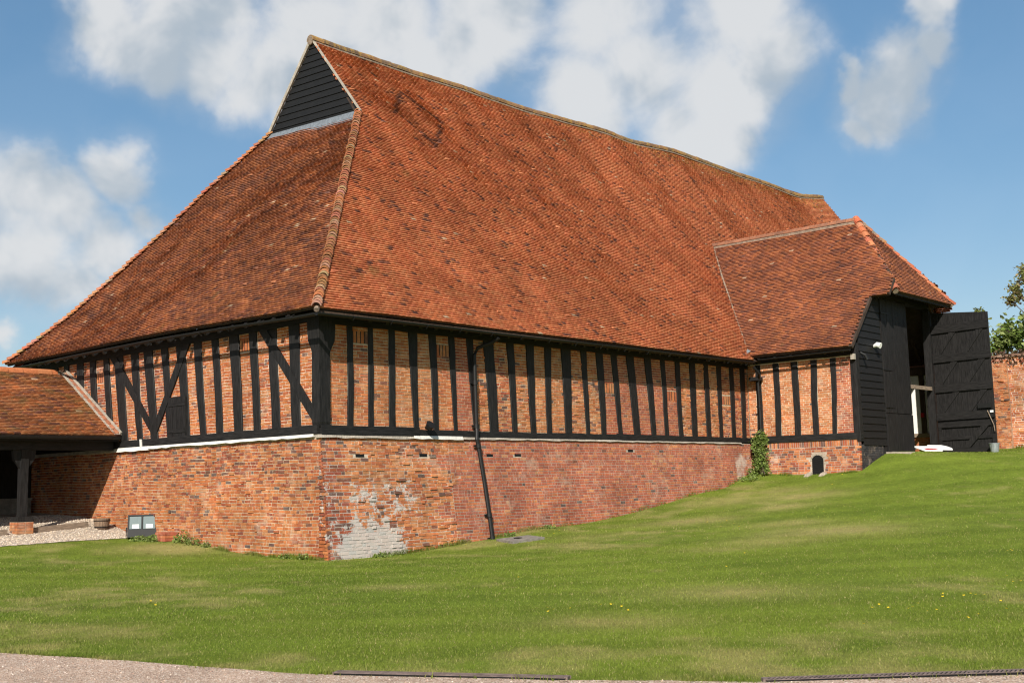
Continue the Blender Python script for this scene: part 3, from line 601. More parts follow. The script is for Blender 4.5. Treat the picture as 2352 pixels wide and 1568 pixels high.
# porch ridge and hips
y = YRE + .05
while y < 3.95:
    e = min(y + .36, 4.0); m = MB(); half_round(m, (PXR, y + .006, PZR - .05 + random.uniform(-.008, .008)), (PXR, e - .006, PZR - .05 + random.uniform(-.008, .008)), .15, c=random.choice([(.24, .105, .06), (.20, .095, .06), (.27, .12, .07)])); m.build('ridge_tile', 'tile', roof_porch); y = e
m = MB(); half_round(m, (PXR, YRE, PZR - .05), (PXR, 3.95, PZR - .05), .138); m.beam((PXR - .14, YRE, PZR - .12), (PXR - .14, 3.7, PZR - .12), .06, .09); m.build('ridge_mortar', 'hip_mortar', barn)
NPR = Vector((PZR - PZ0, 0, PXR - PX0)).normalized()
POC = [(.41, .14, .065), (.38, .125, .06), (.43, .165, .08)]
bonnets((XH0 - .02, YH - .03, ZH - .02), (PXR, YRE + .05, PZR), roof_pf, .33, .145, NP, NF, POC, lift=-.03, mat='tile', spread=1.0)
bonnets((XH1 + .02, YH - .03, ZH - .02), (PXR, YRE + .05, PZR), roof_pf, .33, .13, NPR, NF, POC, lift=-.04, mat='tile', spread=1.0)
for xx in (XH0, XH1):
    m = MB(); m.tube([(xx, YH, ZH - .03), (PXR, YRE, PZR - .02)], .10, 7); m.build('hip_mortar', 'hip_mortar', barn)
m = MB(); vp = []
for t in np.linspace(0, .97, 14):
    x_ = PX0 + (PXR - PX0) * t; z_ = PZ0 + (PZR - PZ0) * t; vp.append((x_, float(valley_y(x_, z_)), z_ + .01))
m.tube(vp, .045, 6); m.build('valley_mortar', 'hip_mortar', barn)
m = MB(); m.hexa([(17.72, -.42, 5.66), (18.0, -.42, 5.78), (18.02, -.3, 5.84), (17.78, -.3, 5.74), (17.72, -.42, 5.675), (18.0, -.42, 5.795), (18.02, -.3, 5.855), (17.78, -.3, 5.755)]); m.build('valley_lead', 'zinc', barn)
# --- gablet: boards, lead apron, verge mortar
ZGB, ZGT = (12.44, 12.70), 15.27
YGB = (4.76, 9.20)
nb = 13
for i in range(nb):
    f0, f1 = i / nb, (i + 1) / nb; m = MB(); pt_ = lambda f, sd: (YGB[sd] + (7.0 - YGB[sd]) * f, ZGB[sd] + (ZGT - ZGB[sd]) * f); xo, xi = XG - .075, XG - .045
    (a0, za0), (a1, za1), (b0, zb0), (b1, zb1) = pt_(f0, 0), pt_(f1, 0), pt_(f0, 1), pt_(f1, 1)
    m.hexa([(xo, a0, za0 - .03), (xi + .05, a0, za0 - .03), (xi + .05, b0, zb0 - .03), (xo, b0, zb0 - .03), (xi, a1, za1), (xi + .05, a1, za1), (xi + .05, b1, zb1), (xi, b1, zb1)]); m.build('weatherboard', 'board_black', barn)
m = MB(); m.hexa([(XG - .27, 4.62, 12.14), (XG - .05, 4.72, 12.34), (XG - .05, 9.22, 12.62), (XG - .27, 9.34, 12.40), (XG - .27, 4.62, 12.18), (XG - .08, 4.72, 12.52), (XG - .08, 9.22, 12.78), (XG - .27, 9.34, 12.44)]); m.build('lead_apron', 'lead', barn)
for sd in (0, 1):
    m = MB(); yy = lambda z: gl_y(z, sd)
    m.beam((XV + .01, (4.70, 9.22)[sd], (12.48, 12.76)[sd]), (XV + .01, 7, (15.36, 15.33)[sd]), (.05, .11)[sd], .06, up=(1, 0, 0)); m.build('verge_mortar', 'fillet_grey', barn)
m = MB(); m.tube([(XV - .05, 7, 15.28), (XV + .06, 7, 15.30)], .14, 12); m.build('ridge_end', 'hip_mortar', barn)
# --- base walls (mortar cores) and bricks
def core(name, mapf, us_, zs, d0, d1, c, parent, mat='mortar'):
    m = MB(); zs = list(zs); n = len(zs); us_ = list(us_)
    for ui in range(len(us_) - 1):
        for zi in range(n - 1):
            a, b, c_, d = (us_[ui], zs[zi]), (us_[ui + 1], zs[zi]), (us_[ui + 1], zs[zi + 1]), (us_[ui], zs[zi + 1])
            m.hexa([mapf(*a, d1), mapf(*b, d1), mapf(*b, d0), mapf(*a, d0), mapf(*d, d1), mapf(*c_, d1), mapf(*c_, d0), mapf(*d, d0)], c)
    return m.build(name, mat, parent)
MC_NEW, MC_OLD, MC_PALE = (.38, .31, .245), (.52, .41, .285), (.60, .49, .36)
base_long = core('brick_base', LB, [.0, 4.0], [-.4, 2.68], -.5, -.005, (.48, .40, .31), barn)
base_long2 = core('brick_base', LB, [4.0, 18.3], [-.4, 2.68], -.5, -.004, MC_NEW, barn)
base_end = core('brick_base', EB, [-.02, 14.], [-.4, 2.68], -.5, -.005, (.47, .365, .255), barn)
tag(base_end, 'old orange brick base of the end wall with cream mortar')
base_porch = core('brick_base', PB, [-3.93, -.4], [1.2, 2.68], -.5, -.005, (.42, .34, .27), barn)
base_pfront = core('brick_base', PFB, [18.45, 20.05], [1.2, 2.5], -.4, -.005, (.05, .045, .045), barn)
AIR = [(1.06, 2.26), (3.03, 2.27), (5.36, 2.27), (6.42, 2.28), (11.41, 2.41)]
B = Bricks()
holes = [(a - .10, a + .10, b - .04, b + .04) for a, b in AIR]
def zone_long(u, z):
    if u < .62: return 'plum'
    lim = 3.75 + .35 * math.sin(z * 5.) + .25 * math.sin(z * 11 + 1)
    if z > 2.28: lim = 4.6
    if u < lim: return 'rough'
    if random.random() < .03 + .10 * (fbm(np.array(u), np.array(z), .8, 2) > .6): return 'ochre'
    return 'red'
B.field(LB, lambda z: -batter_e(z) - .002, lambda z: 3.9, -.15, 2.66, 'old', zonef=zone_long, wave=.006, holes=holes, recess=.03, zmin=lambda u: gz(u, -.35) - .12, jit=.003)
B.field(LB, lambda z: 3.9, lambda z: 18.36, -.15, 2.66, 'red', zonef=zone_long, holes=holes, jit=.0015, wave=.002, zmin=lambda u: gz(u, -.25) - .1, course=.0745)
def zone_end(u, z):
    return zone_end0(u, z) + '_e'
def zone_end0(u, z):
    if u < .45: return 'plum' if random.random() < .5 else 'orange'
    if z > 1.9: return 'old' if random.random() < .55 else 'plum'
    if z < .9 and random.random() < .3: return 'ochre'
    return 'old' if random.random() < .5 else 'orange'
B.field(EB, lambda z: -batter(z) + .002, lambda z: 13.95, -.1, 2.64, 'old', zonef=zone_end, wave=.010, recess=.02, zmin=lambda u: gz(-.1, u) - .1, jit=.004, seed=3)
def zone_pb(u, z): return 'plum' if random.random() < .6 else 'orange'
VH = [(-2.72, -2.24, 1.4, 2.27)]
B.field(PB, lambda z: -3.99, lambda z: -.3, 1.3, 2.46, 'plum', zonef=zone_pb, holes=VH, jit=.003, zmin=lambda u: gz(18.3, u) - .1)
B.field(PB, lambda z: -3.99, lambda z: -.3, 2.47, 2.67, 'plum', course=.2, bl=.075, bond='str', jit=.003, holes=VH)
B.field(PFB, lambda z: 18.37, lambda z: 20.05, 1.4, 2.5, 'black', jit=.004, zmin=lambda u: gz(u, -4.) - .1)
# --- timber studs, rails and brick panels
LS = [(0.78,0.94,0.78,0.95),(1.40,1.55,1.40,1.56),(2.03,2.22,2.04,2.23),(2.65,2.95,2.82,2.97),(3.34,3.59,3.48,3.64),(4.00,4.22,4.18,4.30),(4.65,4.90,4.88,5.01),(5.28,5.67,5.47,5.79),(6.16,6.44,6.34,6.52),(6.92,7.24,7.07,7.26),(7.70,7.98,7.73,7.93),(8.40,8.82,8.53,8.80),(9.28,9.56,9.44,9.60),(9.97,10.31,10.16,10.37),(10.67,10.96,10.97,11.17),(11.43,11.80,11.73,12.05),(12.36,12.69,12.62,12.85),(13.21,13.45,13.34,13.55),(14.01,14.27,14.09,14.31),(14.81,15.16,14.85,15.16),(15.65,15.91,15.69,15.96),(16.43,16.71,16.47,16.68),(17.22,17.49,17.24,17.49),(17.91,18.22,17.91,18.16)]
ES = [(1.14,0.74,0.98,0.66),(1.92,1.59,1.75,1.43),(2.67,2.36,2.46,2.19),(3.49,3.09,3.23,2.90),(4.27,3.97,4.00,3.72),(5.10,4.74,4.72,4.46),(5.88,5.46,5.49,5.18),(6.63,6.29,6.22,5.99),(7.48,7.05,7.03,6.68),(8.17,7.78,7.73,7.45),(9.06,8.58,8.59,8.21),(9.62,9.33,9.25,8.96),(10.38,10.06,10.1,9.8),(11.15,10.78,10.92,10.6),(11.91,11.65,11.7,11.45),(12.67,12.29,12.5,12.15),(13.4,13.1,13.3,13.0)]
PS = [(-0.53,-0.33,-0.54,-0.3),(-1.23,-1.01,-1.21,-1.0),(-1.93,-1.69,-1.92,-1.71),(-2.62,-2.4,-2.55,-2.35),(-3.29,-3.09,-3.19,-3.04)]
ZT, ZB = 5.32, 2.88
def stud(mapf, s, parent=barn, z0=ZB - .03, z1=ZT, d=.03, wob=.012, name='stud'):
    tl, tr, bl_, br = s; n = 9; m = MB(); dd = d + random.uniform(-.008, .012); ph = random.random() * 6
    L_, R_ = [], []
    for i in range(n + 1):
        t = i / n; z = z0 + (z1 - z0) * t; w1 = wob * math.sin(ph + t * 5) + random.uniform(-.006, .006)
        L_.append((bl_ + (tl - bl_) * t + w1 + random.uniform(-.004, .004), z)); R_.append((br + (tr - br) * t + w1 + random.uniform(-.004, .004), z))
    vs = []
    for (a, z), (b, _) in zip(L_, R_):
        e = dd + random.uniform(-.004, .004); lo, hi = (a, b); cham = .012 * (1 if hi > lo else -1)
        vs += [mapf(lo, z, -.06), mapf(lo, z, e - .012), mapf(lo + cham, z, e), mapf(hi - cham, z, e), mapf(hi, z, e - .012), mapf(hi, z, -.06)]
    fs = []
    for i in range(n):
        for k_ in range(5): fs.append((i * 6 + k_, i * 6 + k_ + 1, (i + 1) * 6 + k_ + 1, (i + 1) * 6 + k_))
    fs += [tuple(range(6)), tuple(range(n * 6 + 5, n * 6 - 1, -1))]
    m.add(vs, fs); return m.build(name, 'timber', parent)
for s in LS: stud(LW, s)
for s in ES: stud(EW, (s[1], s[0], s[3], s[2]), wob=.015)
for s in PS: stud(PW, s)
stud(PW, (-4.0, -3.80, -4.0, -3.79), z0=2.7, z1=5.5, d=.06, wob=.003, name='corner_post')
# panels: mortar backing then bricks
panel_long = core('brick_panel', LW, [0., 18.42], [2.8, 5.4], -.3, -.005, MC_OLD, barn)
panel_end = core('brick_panel', EW, [0.012, 14.], [2.8, 5.4], -.3, -.005, (.60, .46, .35), barn)
panel_porch = core('brick_panel', PW, [YF + .03, -.02], [2.75, 5.5], -.28, -.005, MC_PALE, barn)
SLOTS_L = {1: 4.98, 5: 4.85, 14: 4.22, 18: 4.12, 22: 4.1}; SLOTS_E = {3: 4.98, 12: 4.75}
TYP_L = ['orange', 'orange', 'ochre', 'ochre', 'ochre', 'orange', 'red', 'rough', 'old', 'rough', 'ochre', 'ochre', 'rough', 'rough', 'red', 'red', 'red', 'red', 'red', 'rough', 'rough', 'rough', 'old', 'old']
def lerp_edge(top, bot): return lambda z: bot + (top - bot) * (z - ZB) / (ZT - ZB)
def panel(mapf, left, right, zone, slot=None, jit=.003, course=.0745):
    hs_ = ()
    l0, r0 = left(slot or 4), right(slot or 4)
    if slot:
        hs_ = ((l0, r0, slot - .15, slot + .15),); nbk = 4; wd_ = (r0 - l0) / (nbk * 2 - 1) * 1.0
        for k_ in range(nbk):
            a = l0 + (r0 - l0) * (k_ + .25) / nbk; B.one(mapf, a, a + (r0 - l0) / nbk * .68, slot - .14, slot + .14, .006, .003, pick('orange'), deep=-.1)
        m = MB(); m.add([mapf(l0 - .02, slot - .145, .0), mapf(r0 + .02, slot - .145, .0), mapf(r0 + .02, slot + .145, .0), mapf(l0 - .02, slot + .145, .0), mapf(l0 - .02, slot - .145, -.05), mapf(r0 + .02, slot - .145, -.05), mapf(r0 + .02, slot + .145, -.05), mapf(l0 - .02, slot + .145, -.05)], [(0, 1, 2, 3), (7, 6, 5, 4), (0, 4, 5, 1), (1, 5, 6, 2), (2, 6, 7, 3), (3, 7, 4, 0)]); m.build('vent_slot_shade', 'deck_wood_slot_shade', barn)  # dark box flush with the wall paints shade between the upright bricks
    B.field(mapf, left, right, ZB, ZT, zone, jit=jit, bond='flem' if zone.startswith('old') else 'str', holes=hs_, wave=.004 if zone != 'red' else .001, recess=.02 if zone == 'rough' else .0, course=course, seed=random.random() * 9)
edges = [(.16, .16, .16, .16)] + LS
for i in range(len(LS)):
    a, b = edges[i], LS[i]; panel(LW, lerp_edge(a[1], a[3]), lerp_edge(b[0], b[2]), TYP_L[i], SLOTS_L.get(i), jit=.0015 if TYP_L[i] == 'red' else .005)
panel(LW, lambda z: 18.17, lambda z: 18.39, 'old', jit=.005)
eE = [(.2, .2, .2, .2)] + [(s[1], s[0], s[3], s[2]) for s in ES] + [(13.95, 13.95, 13.95, 13.95)]
for i in range(len(eE) - 1):
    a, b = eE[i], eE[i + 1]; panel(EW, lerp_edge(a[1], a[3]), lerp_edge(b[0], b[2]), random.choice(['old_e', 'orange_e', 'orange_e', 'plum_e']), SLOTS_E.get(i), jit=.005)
pe_ = [(-3.93, -3.80, -3.93, -3.78)] + PS[::-1] + [(-.02, -.02, -.02, -.02)]
for i in range(len(pe_) - 1):
    a, b = pe_[i], pe_[i + 1]; panel(PW, lerp_edge(a[1], a[3]), lerp_edge(b[0], b[2]), 'red' if i == 0 else 'porch', jit=.002 if i == 0 else .006)
def brick_parent(c):
    if c[2] > 2.75: return panel_end if c[0] < .05 and c[1] > .1 else panel_long
    return base_end if c[0] < .05 and c[1] > -.3 else (base_long if c[0] < 4 else base_long2)
emit(B, BRICKF, 'brick', 'brick', 'brickwork', brick_parent, barn, 300, chooser=lambda c: (c[:, 1] < 9.) & (c[:, 2] < 2.7))
# sills, plates, posts, braces
def wavy_beam(name, mapf, u0, u1, zb, zt, d, parent=barn, seg=.5, mat='timber_h', amp=.01):
    n = max(2, int(abs(u1 - u0) / seg)); m = MB(); vs = []
    for i in range(n + 1):
        u = u0 + (u1 - u0) * i / n; b_ = (zb(u) if callable(zb) else zb) + random.uniform(-amp, amp); t_ = (zt(u) if callable(zt) else zt) + random.uniform(-amp, amp); e = d + random.uniform(-.006, .006)
        vs += [mapf(u, b_, -.1), mapf(u, b_, e), mapf(u, t_, e - .01), mapf(u, t_, -.1)]
    fs = [(i * 4 + k_, i * 4 + (k_ + 1) % 4, (i + 1) * 4 + (k_ + 1) % 4, (i + 1) * 4 + k_) for i in range(n) for k_ in range(4)] + [(0, 1, 2, 3), (n * 4 + 3, n * 4 + 2, n * 4 + 1, n * 4)]
    m.add(vs, fs); return m.build(name, mat, parent)
wavy_beam('sill_beam', LW, .0, 2.95, 2.715, 2.93, .075); wavy_beam('sill_beam', LW, 2.95, 10.9, lambda u: 2.72, lambda u: 2.875, .06); wavy_beam('sill_beam', LW, 10.85, 18.35, 2.71, lambda u: 2.90 - .03 * (u - 11) / 7, .065)
wavy_beam('sill_beam', EW, .0, 7.4, 2.735, 2.94, .085); wavy_beam('sill_beam', EW, 7.42, 13.95, 2.735, 2.93, .08)
wavy_beam('sill_beam', PW, -4.02, -.05, lambda u: 2.68, lambda u: 2.90 + .02 * u / 4, .07)
wavy_beam('wall_plate', LW, .0, 18.4, 5.22, 5.48, .05); wavy_beam('wall_plate', EW, .0, 14., 5.26, 5.50, .05); wavy_beam('wall_plate', PW, -4.0, 0., 5.36, 5.58, .045)
# corner post with jowled head
m = MB()
prof = [(2.9, .03, .255, .215), (3.0, .05, .255, .22), (4.0, .05, .25, .22), (4.55, .05, .25, .22), (4.68, .06, .30, .25), (4.82, .07, .37, .33), (5.1, .08, .38, .35), (5.42, .08, .38, .36)]
vs = []
for z, d, wx, wy in prof: vs += [(-d, -d, z), (wx, -d, z), (wx, .1, z), (.1, .1, z), (.1, wy, z), (-d, wy, z)]
fs = [(i * 6 + k_, i * 6 + (k_ + 1) % 6, (i + 1) * 6 + (k_ + 1) % 6, (i + 1) * 6 + k_) for i in range(len(prof) - 1) for k_ in range(6)] + [tuple(range(5, -1, -1)), tuple(range((len(prof) - 1) * 6, len(prof) * 6))]
m.add(vs, fs); m.build('corner_post', 'timber', barn)
for pts in ([(2.31, 5.34), (2.01, 5.34), (.22, 3.37), (.22, 3.05)], [(9.33, 5.36), (8.96, 5.34), (6.95, 3.28), (6.95, 3.02)], [(5.52, 5.27), (5.17, 5.33), (6.75, 3.05), (6.78, 3.42)]):
    prism(pts, EW, -.05, .045).build('brace', 'timber', barn)
h_ = prism([(6.20, 3.95), (5.36, 3.95), (5.30, 2.90), (6.02, 2.90)], EW, -.05, .055).build('hatch_door', 'timber', barn); tag(h_, 'small black plank hatch door set between the end wall studs')
for k_ in range(4):
    u0 = 5.33 + .2 * k_; prism([(u0 + .012, 3.93), (u0 + .19, 3.93), (u0 + .17, 2.92), (u0 - .01, 2.92)], EW, .05, .066).build('plank', 'timber', h_)
for zz in (3.08, 3.76): prism([(5.36, zz + .05), (6.14, zz + .05), (6.12, zz - .05), (5.34, zz - .05)], EW, .06, .082).build('ledge', 'timber_h', h_)
# mortar fillets under the sills
def fillet(name, mapf, u0, u1, z0, z1, d, mat):
    n = max(2, int((u1 - u0) / .22)); m = MB(); vs = []
    for i in range(n + 1):
        u = u0 + (u1 - u0) * i / n; a = random.uniform(-.014, .014); vs += [mapf(u, z0 + a, -.05), mapf(u, z0 + a, d), mapf(u, z1, d - .035), mapf(u, z1, -.05)]
    m.add(vs, [(i * 4 + k_, i * 4 + (k_ + 1) % 4, (i + 1) * 4 + (k_ + 1) % 4, (i + 1) * 4 + k_) for i in range(n) for k_ in range(4)] + [(0, 1, 2, 3), (n * 4 + 3, n * 4 + 2, n * 4 + 1, n * 4)]); return m.build(name, mat, barn)
fillet('mortar_fillet', EW, .12, 7.0, 2.672, 2.74, .125, 'fillet_white'); fillet('mortar_fillet', EW, 7.0, 8.6, 2.64, 2.745, .13, 'fillet_white'); fillet('mortar_fillet', EW, 8.6, 13.9, 2.65, 2.735, .12, 'fillet_grey')
fillet('mortar_fillet', LW, -.09, 2.75, 2.655, 2.725, .10, 'fillet_grey'); fillet('mortar_fillet', LW, 2.75, 4.4, 2.655, 2.735, .11, 'fillet_white'); fillet('mortar_fillet', LW, 4.4, 17.7, 2.67, 2.72, .09, 'fillet_grey')
prism([(7.47, 2.94), (7.40, 2.93), (7.36, 2.72), (7.44, 2.72)], EW, .02, .105).build('mortar_patch', 'fillet_white', barn)
# air bricks
for a, b in AIR:
    ab = prism([(a - .125, b - .037), (a + .125, b - .037), (a + .125, b + .037), (a - .125, b + .037)], LB, -.06, .002).build('air_brick', 'void_shade', barn)  # dark face level with the brickwork, painted as the unlit holes
    for k_ in range(3): prism([(a - .108, b - .03 + k_ * .024), (a + .108, b - .03 + k_ * .024), (a + .108, b - .02 + k_ * .024), (a - .108, b - .02 + k_ * .024)], LB, .001, .007).build('bar', 'iron_black', ab)
# arched floor vent in the porch base
arch = [(-2.28 - .0, 1.5), (-2.68, 1.5), (-2.68, 2.05)] + [(-2.48 - .2 * math.cos(t), 2.05 + .17 * math.sin(t)) for t in np.linspace(.3, math.pi - .3, 6)] + [(-2.28, 2.05)]
va = prism(arch, PB, -.09, .0).build('arched_vent', 'void_shade', barn)  # flush dark shape paints the shade inside the arched opening
for k_ in range(9): prism([(-2.68, 1.56 + k_ * .065), (-2.28, 1.56 + k_ * .065), (-2.28, 1.575 + k_ * .065), (-2.68, 1.575 + k_ * .065)], PB, .0, .012).build('bar', 'iron_black', va)
for k_ in range(7):
    t0, t1 = math.pi * k_ / 7 + .02, math.pi * (k_ + 1) / 7 - .02; q = lambda t, r: (-2.48 - (r) * math.cos(t), 2.03 + (r * .9) * math.sin(t)); prism([q(t0, .205), q(t1, .205), q(t1, .265), q(t0, .265)], PB, -.05, .008).build('arch_brick', 'stone', va)
# eaves: gutters, brackets, rafter feet, boards
def gutter(name, pts, r=.062):
    m = MB(); n = len(pts)
    for a, b in zip(pts[:-1], pts[1:]): half_round(m, b, a, r, up=(0, 0, -1), n=9, spread=1.0, th=.008)
    return m.build(name, 'iron_black', barn)
gl = gutter('gutter', [(x_, -.67, 5.315 + .008 * math.sin(x_ * .8) + .0035 * x_) for x_ in np.linspace(-.62, 17.75, 20)])
ge_ = gutter('gutter', [(-.64, y_, float(eave_e(y_)) - .085) for y_ in np.linspace(-.7, 14.6, 18)])
gp = gutter('gutter', [(17.93, y_, 5.50 - .01 * (y_ + 4)) for y_ in np.linspace(-4.02, -.75, 6)], .05)
for x_ in np.arange(.4, 17.6, 1.12): MB().tube([(x_, -.75, 5.30), (x_, -.68, 5.225), (x_, -.61, 5.30), (x_, -.45, 5.36)], .011, 5).build('bracket', 'iron_black', gl)
for y_ in np.arange(.3, 13.5, 1.15): MB().tube([(-.71, y_, 5.33), (-.64, y_, 5.26), (-.57, y_, 5.33), (-.45, y_, 5.4)], .011, 5).build('bracket', 'iron_black', ge_)
for x_ in np.arange(.5, 17.8, .52): MB().beam((x_, .0, 5.66), (x_, -.55, 5.26 + .03), .09, .1).build('rafter_foot', 'timber', barn)
for y_ in np.arange(.5, 13.8, .55): MB().beam((.0, y_, 5.72), (-.5, y_, 5.33), .09, .1).build('rafter_foot', 'timber', barn)
for y_ in np.arange(-3.7, -.5, .6): MB().beam((18.4, y_, 5.86), (18.02, y_, 5.46), .08, .09).build('rafter_foot', 'timber', barn)
MB().beam((-.5, -.57, 5.33), (17.8, -.57, 5.34), .025, .09).build('eaves_board', 'wood_brown', barn)
# downpipes
def pipe(name, pts, r, collars):
    m = MB(); m.tube(pts, r, 10); o = m.build(name, 'iron_black', barn)
    for c_ in collars:
        i = c_; a = Vector(pts[i]); d = (Vector(pts[min(i + 1, len(pts) - 1)]) - Vector(pts[i - 1])).normalized(); mm = MB(); mm.tube([a - d * .05, a + d * .05], r * 1.35, 10); mm.beam(a + Vector((-.12, .045, 0)), a + Vector((.12, .045, 0)), .03, .05); mm.build('collar', 'iron_black', o)
    return o
def lbp(u, z, o=.09): return (u, -batter(z) - o, z)
dpz = [(5.17, -.66, 5.22), (5.13, -.5, 5.12), (4.90, -.18, 4.98), (4.84, -.11, 4.8), (4.86, -.10, 4.1), (4.88, -.10, 3.0), (4.86, -.13, 2.86), (4.82, -.16, 2.66), (4.86, -.17, 2.5), lbp(4.95, 1.6), lbp(5.00, .78), lbp(5.02, .2)]
dp = pipe('downpipe', dpz, .05, [4, 5, 8, 10, 11])
dp2 = pipe('downpipe', [(17.75, -.66, 5.2), (17.95, -.72, 5.0), (18.12, -.62, 4.86), (18.15, -.55, 4.7), (18.2, -.54, 3.9), (18.22, -.53, 2.9), (18.22, -.55, 2.55), (18.22, -.56, 1.95)], .045, [4, 6])
MB().box((18.02, -.62, 4.78), (18.36, -.28, 4.90)).build('pipe_rail', 'timber_h', barn); MB().box((18.02, -.62, 2.95), (18.36, -.28, 3.0)).build('pipe_rail', 'timber_h', barn)
# floodlight and lamp fixed on the sill (small black fitting)
MB().tube([(3.14, -.08, 2.92), (3.14, -.2, 2.95), (3.14, -.26, 3.0)], [.035, .1, .12], 12).build('sill_lamp', 'iron_black', barn)
# --- porch front: boards, posts, doors, inside
stud(PF, (18.33, 18.56, 18.33, 18.58), z0=2.6, z1=5.75, d=.05, name='corner_post')
xl = lambda z: 18.42 if z < 5.66 else PX0 + (z - PZ0) / (PZR - PZ0) * (PXR - PX0) + .16
nbd = 21
for i in range(nbd):
    z0 = 2.50 + .232 * i; z1 = z0 + .232
    for sd in (0, 1):
        a0, a1, b = max(xl(z0), 18.6), max(xl(z1), 18.6), 20.32
        if z1 > 7.3 and sd == 0 and a1 > 20.2: continue
        if a1 > b - .03: continue
        m = MB(); q = lambda u: u if sd == 0 else 2 * PXR - u; zz0 = z0 - .02
        pts = [PF(q(a0), zz0, .055), PF(q(b), zz0 + random.uniform(-.01, .01), .055), PF(q(b), zz0, .0), PF(q(a0), zz0, .0), PF(q(a1), z1, .02), PF(q(b), z1, .02), PF(q(b), z1, -.02), PF(q(a1), z1, -.02)]
        m.hexa(pts); m.build('weatherboard', 'board_black', barn)
core('porch_wall', PF, [18.45, 20.34], [2.45, 5.7], -.25, -.02, (.02, .02, .02), barn, 'timber'); prism([(18.5, 5.7), (20.34, 5.7), (20.34, 7.45), (20.0, 7.45)], PF, -.25, -.02).build('porch_wall', 'timber', barn)
core('porch_wall', PF, [24.75, 26.4], [2.0, 5.7], -.25, -.02, (.02, .02, .02), barn, 'timber'); prism([(24.75, 5.7), (26.3, 5.7), (24.85, 7.45), (24.75, 7.45)], PF, -.25, -.02).build('porch_wall', 'timber', barn)
MB().box((24.46, YF - .06, 2.2), (24.76, YF + .2, 7.5)).build('door_post', 'timber', barn); MB().box((20.15, YF - .03, 2.2), (20.36, YF + .2, 7.5)).build('door_post', 'timber', barn)
MB().box((20.0, YF - .1, 7.40), (24.9, YF + .2, 7.62)).build('door_lintel', 'timber_h', barn)
m = MB(); m.beam((20.05, YH + .12, 7.46), (24.8, YH + .12, 7.46), .08, .1); m.build('eaves_board', 'timber_h', barn)
for x_ in np.arange(20.3, 24.7, .5): MB().beam((x_, YH + .1, 7.42), (x_, YF + .0, 8.36 - max(0, abs(x_ - PXR) - 1.75) * 1.3), .09, .1).build('rafter_foot', 'timber', barn)
# closed left leaf
dl = MB().box((20.36, YF - .045, 2.3), (22.44, YF - .03, 7.38)).build('door', 'timber', barn); tag(dl, 'closed tall left leaf of the black plank barn door')
for sect, (z0, z1, dd) in enumerate(((3.56, 7.37, .075), (2.28, 3.535, .085))):
    n = 9
    for i in range(n):
        a = 20.36 + 2.08 * i / n; b = 20.36 + 2.08 * (i + 1) / n; e = dd + random.uniform(-.005, .005); mm = MB(); mm.box((a + .003, YF - e, z0), (b - .003, YF - .046, z1)); mm.build('plank', 'timber', dl)
for zz in (6.9, 5.0, 3.75): MB().box((20.34, YF - .098, zz - .025), (21.0, YF - .07, zz + .025)).build('strap_hinge', 'iron_black', dl)
# open right leaf (stands square to the front)
HX, HY = 24.60, YF - .08; FX, FY = 24.42, -6.10; dv_ = Vector((FX - HX, FY - HY, 0)); DW = dv_.length; dv_.normalize(); dn_ = Vector((dv_.y, -dv_.x, 0))
if dn_.x > 0: dn_ = -dn_
def OD(u, z, d): p = Vector((HX, HY, 0)) + dv_ * u + dn_ * d; return (p.x, p.y, z + .01 * u)
dr = prism([(0, 3.325), (DW, 3.325), (DW, 7.06), (0, 7.28)], OD, -.03, 0).build('door', 'timber', barn); tag(dr, 'open right leaf of the black barn door with ledges and braces')
dr2 = prism([(.03, 2.22), (DW, 2.22), (DW, 3.32), (.03, 3.32)], OD, -.03, 0).build('door', 'timber', barn); tag(dr2, 'open lower half of the black barn door with one diagonal brace')
for i in range(9):
    a, b = DW * i / 9, DW * (i + 1) / 9; tp = lambda u: 7.27 - .22 * u / DW; e = .012 + random.uniform(-.003, .003)
    prism([(a + .003, 3.37), (b - .003, 3.37), (b - .003, tp(b)), (a + .003, tp(a))], OD, .0, e).build('plank', 'timber', dr); prism([(a + .033, 2.23), (min(b + .027, DW), 2.23), (min(b + .027, DW), 3.31), (a + .033, 3.31)], OD, .0, e).build('plank', 'timber', dr2)
def rail(u0, u1, z0, z1, par, d=.075, nm='ledge', dz=0.): prism([(u0, z0), (u1, z0 + dz), (u1, z1 + dz), (u0, z1)], OD, .0, d).build(nm, 'timber_h', par)
for z0, z1 in ((6.50, 6.80), (5.45, 5.72), (4.38, 4.66), (3.38, 3.65)): rail(.0, DW - .01, z0, z1, dr)
for (z0, z1) in ((5.72, 6.50), (4.66, 5.45), (3.65, 4.38)):
    for f0, f1 in ((.02, .32), (.50, .80)): prism([(DW * f0, z0), (DW * (f0 + .12), z0), (DW * (f1 + .12), z1), (DW * f1, z1)], OD, .0, .05).build('brace', 'timber', dr)
rail(.03, DW - .01, 3.12, 3.32, dr2); rail(.13, DW - .12, 2.68, 2.80, dr2, .06); rail(.03, DW - .01, 2.22, 2.38, dr2); rail(.03, .14, 2.38, 3.12, dr2, .07, 'stile'); rail(DW - .12, DW - .01, 2.38, 3.12, dr2, .07, 'stile')
prism([(DW * .42, 2.38), (DW * .55, 2.38), (DW * .90, 3.12), (DW * .77, 3.12)], OD, .0, .085).build('brace', 'timber', dr2)
prism([(DW * .74, 3.72), (DW * .97, 3.72), (DW * .97, 3.88), (DW * .74, 3.88)], OD, .07, .12).build('lock_box', 'iron_black', dr)
MB().tube([OD(DW * .90, 3.62, .12), OD(DW * 1.0, 3.12, .16), OD(DW * 1.01, 2.9, .16)], .014, 6).build('latch_bar', 'wood_grey', dr)
prism([(DW - .12, 3.55), (DW - .01, 3.55), (DW - .01, 3.62), (DW - .12, 3.62)], OD, .09, .11).build('door_notice', 'white_paint', dr)
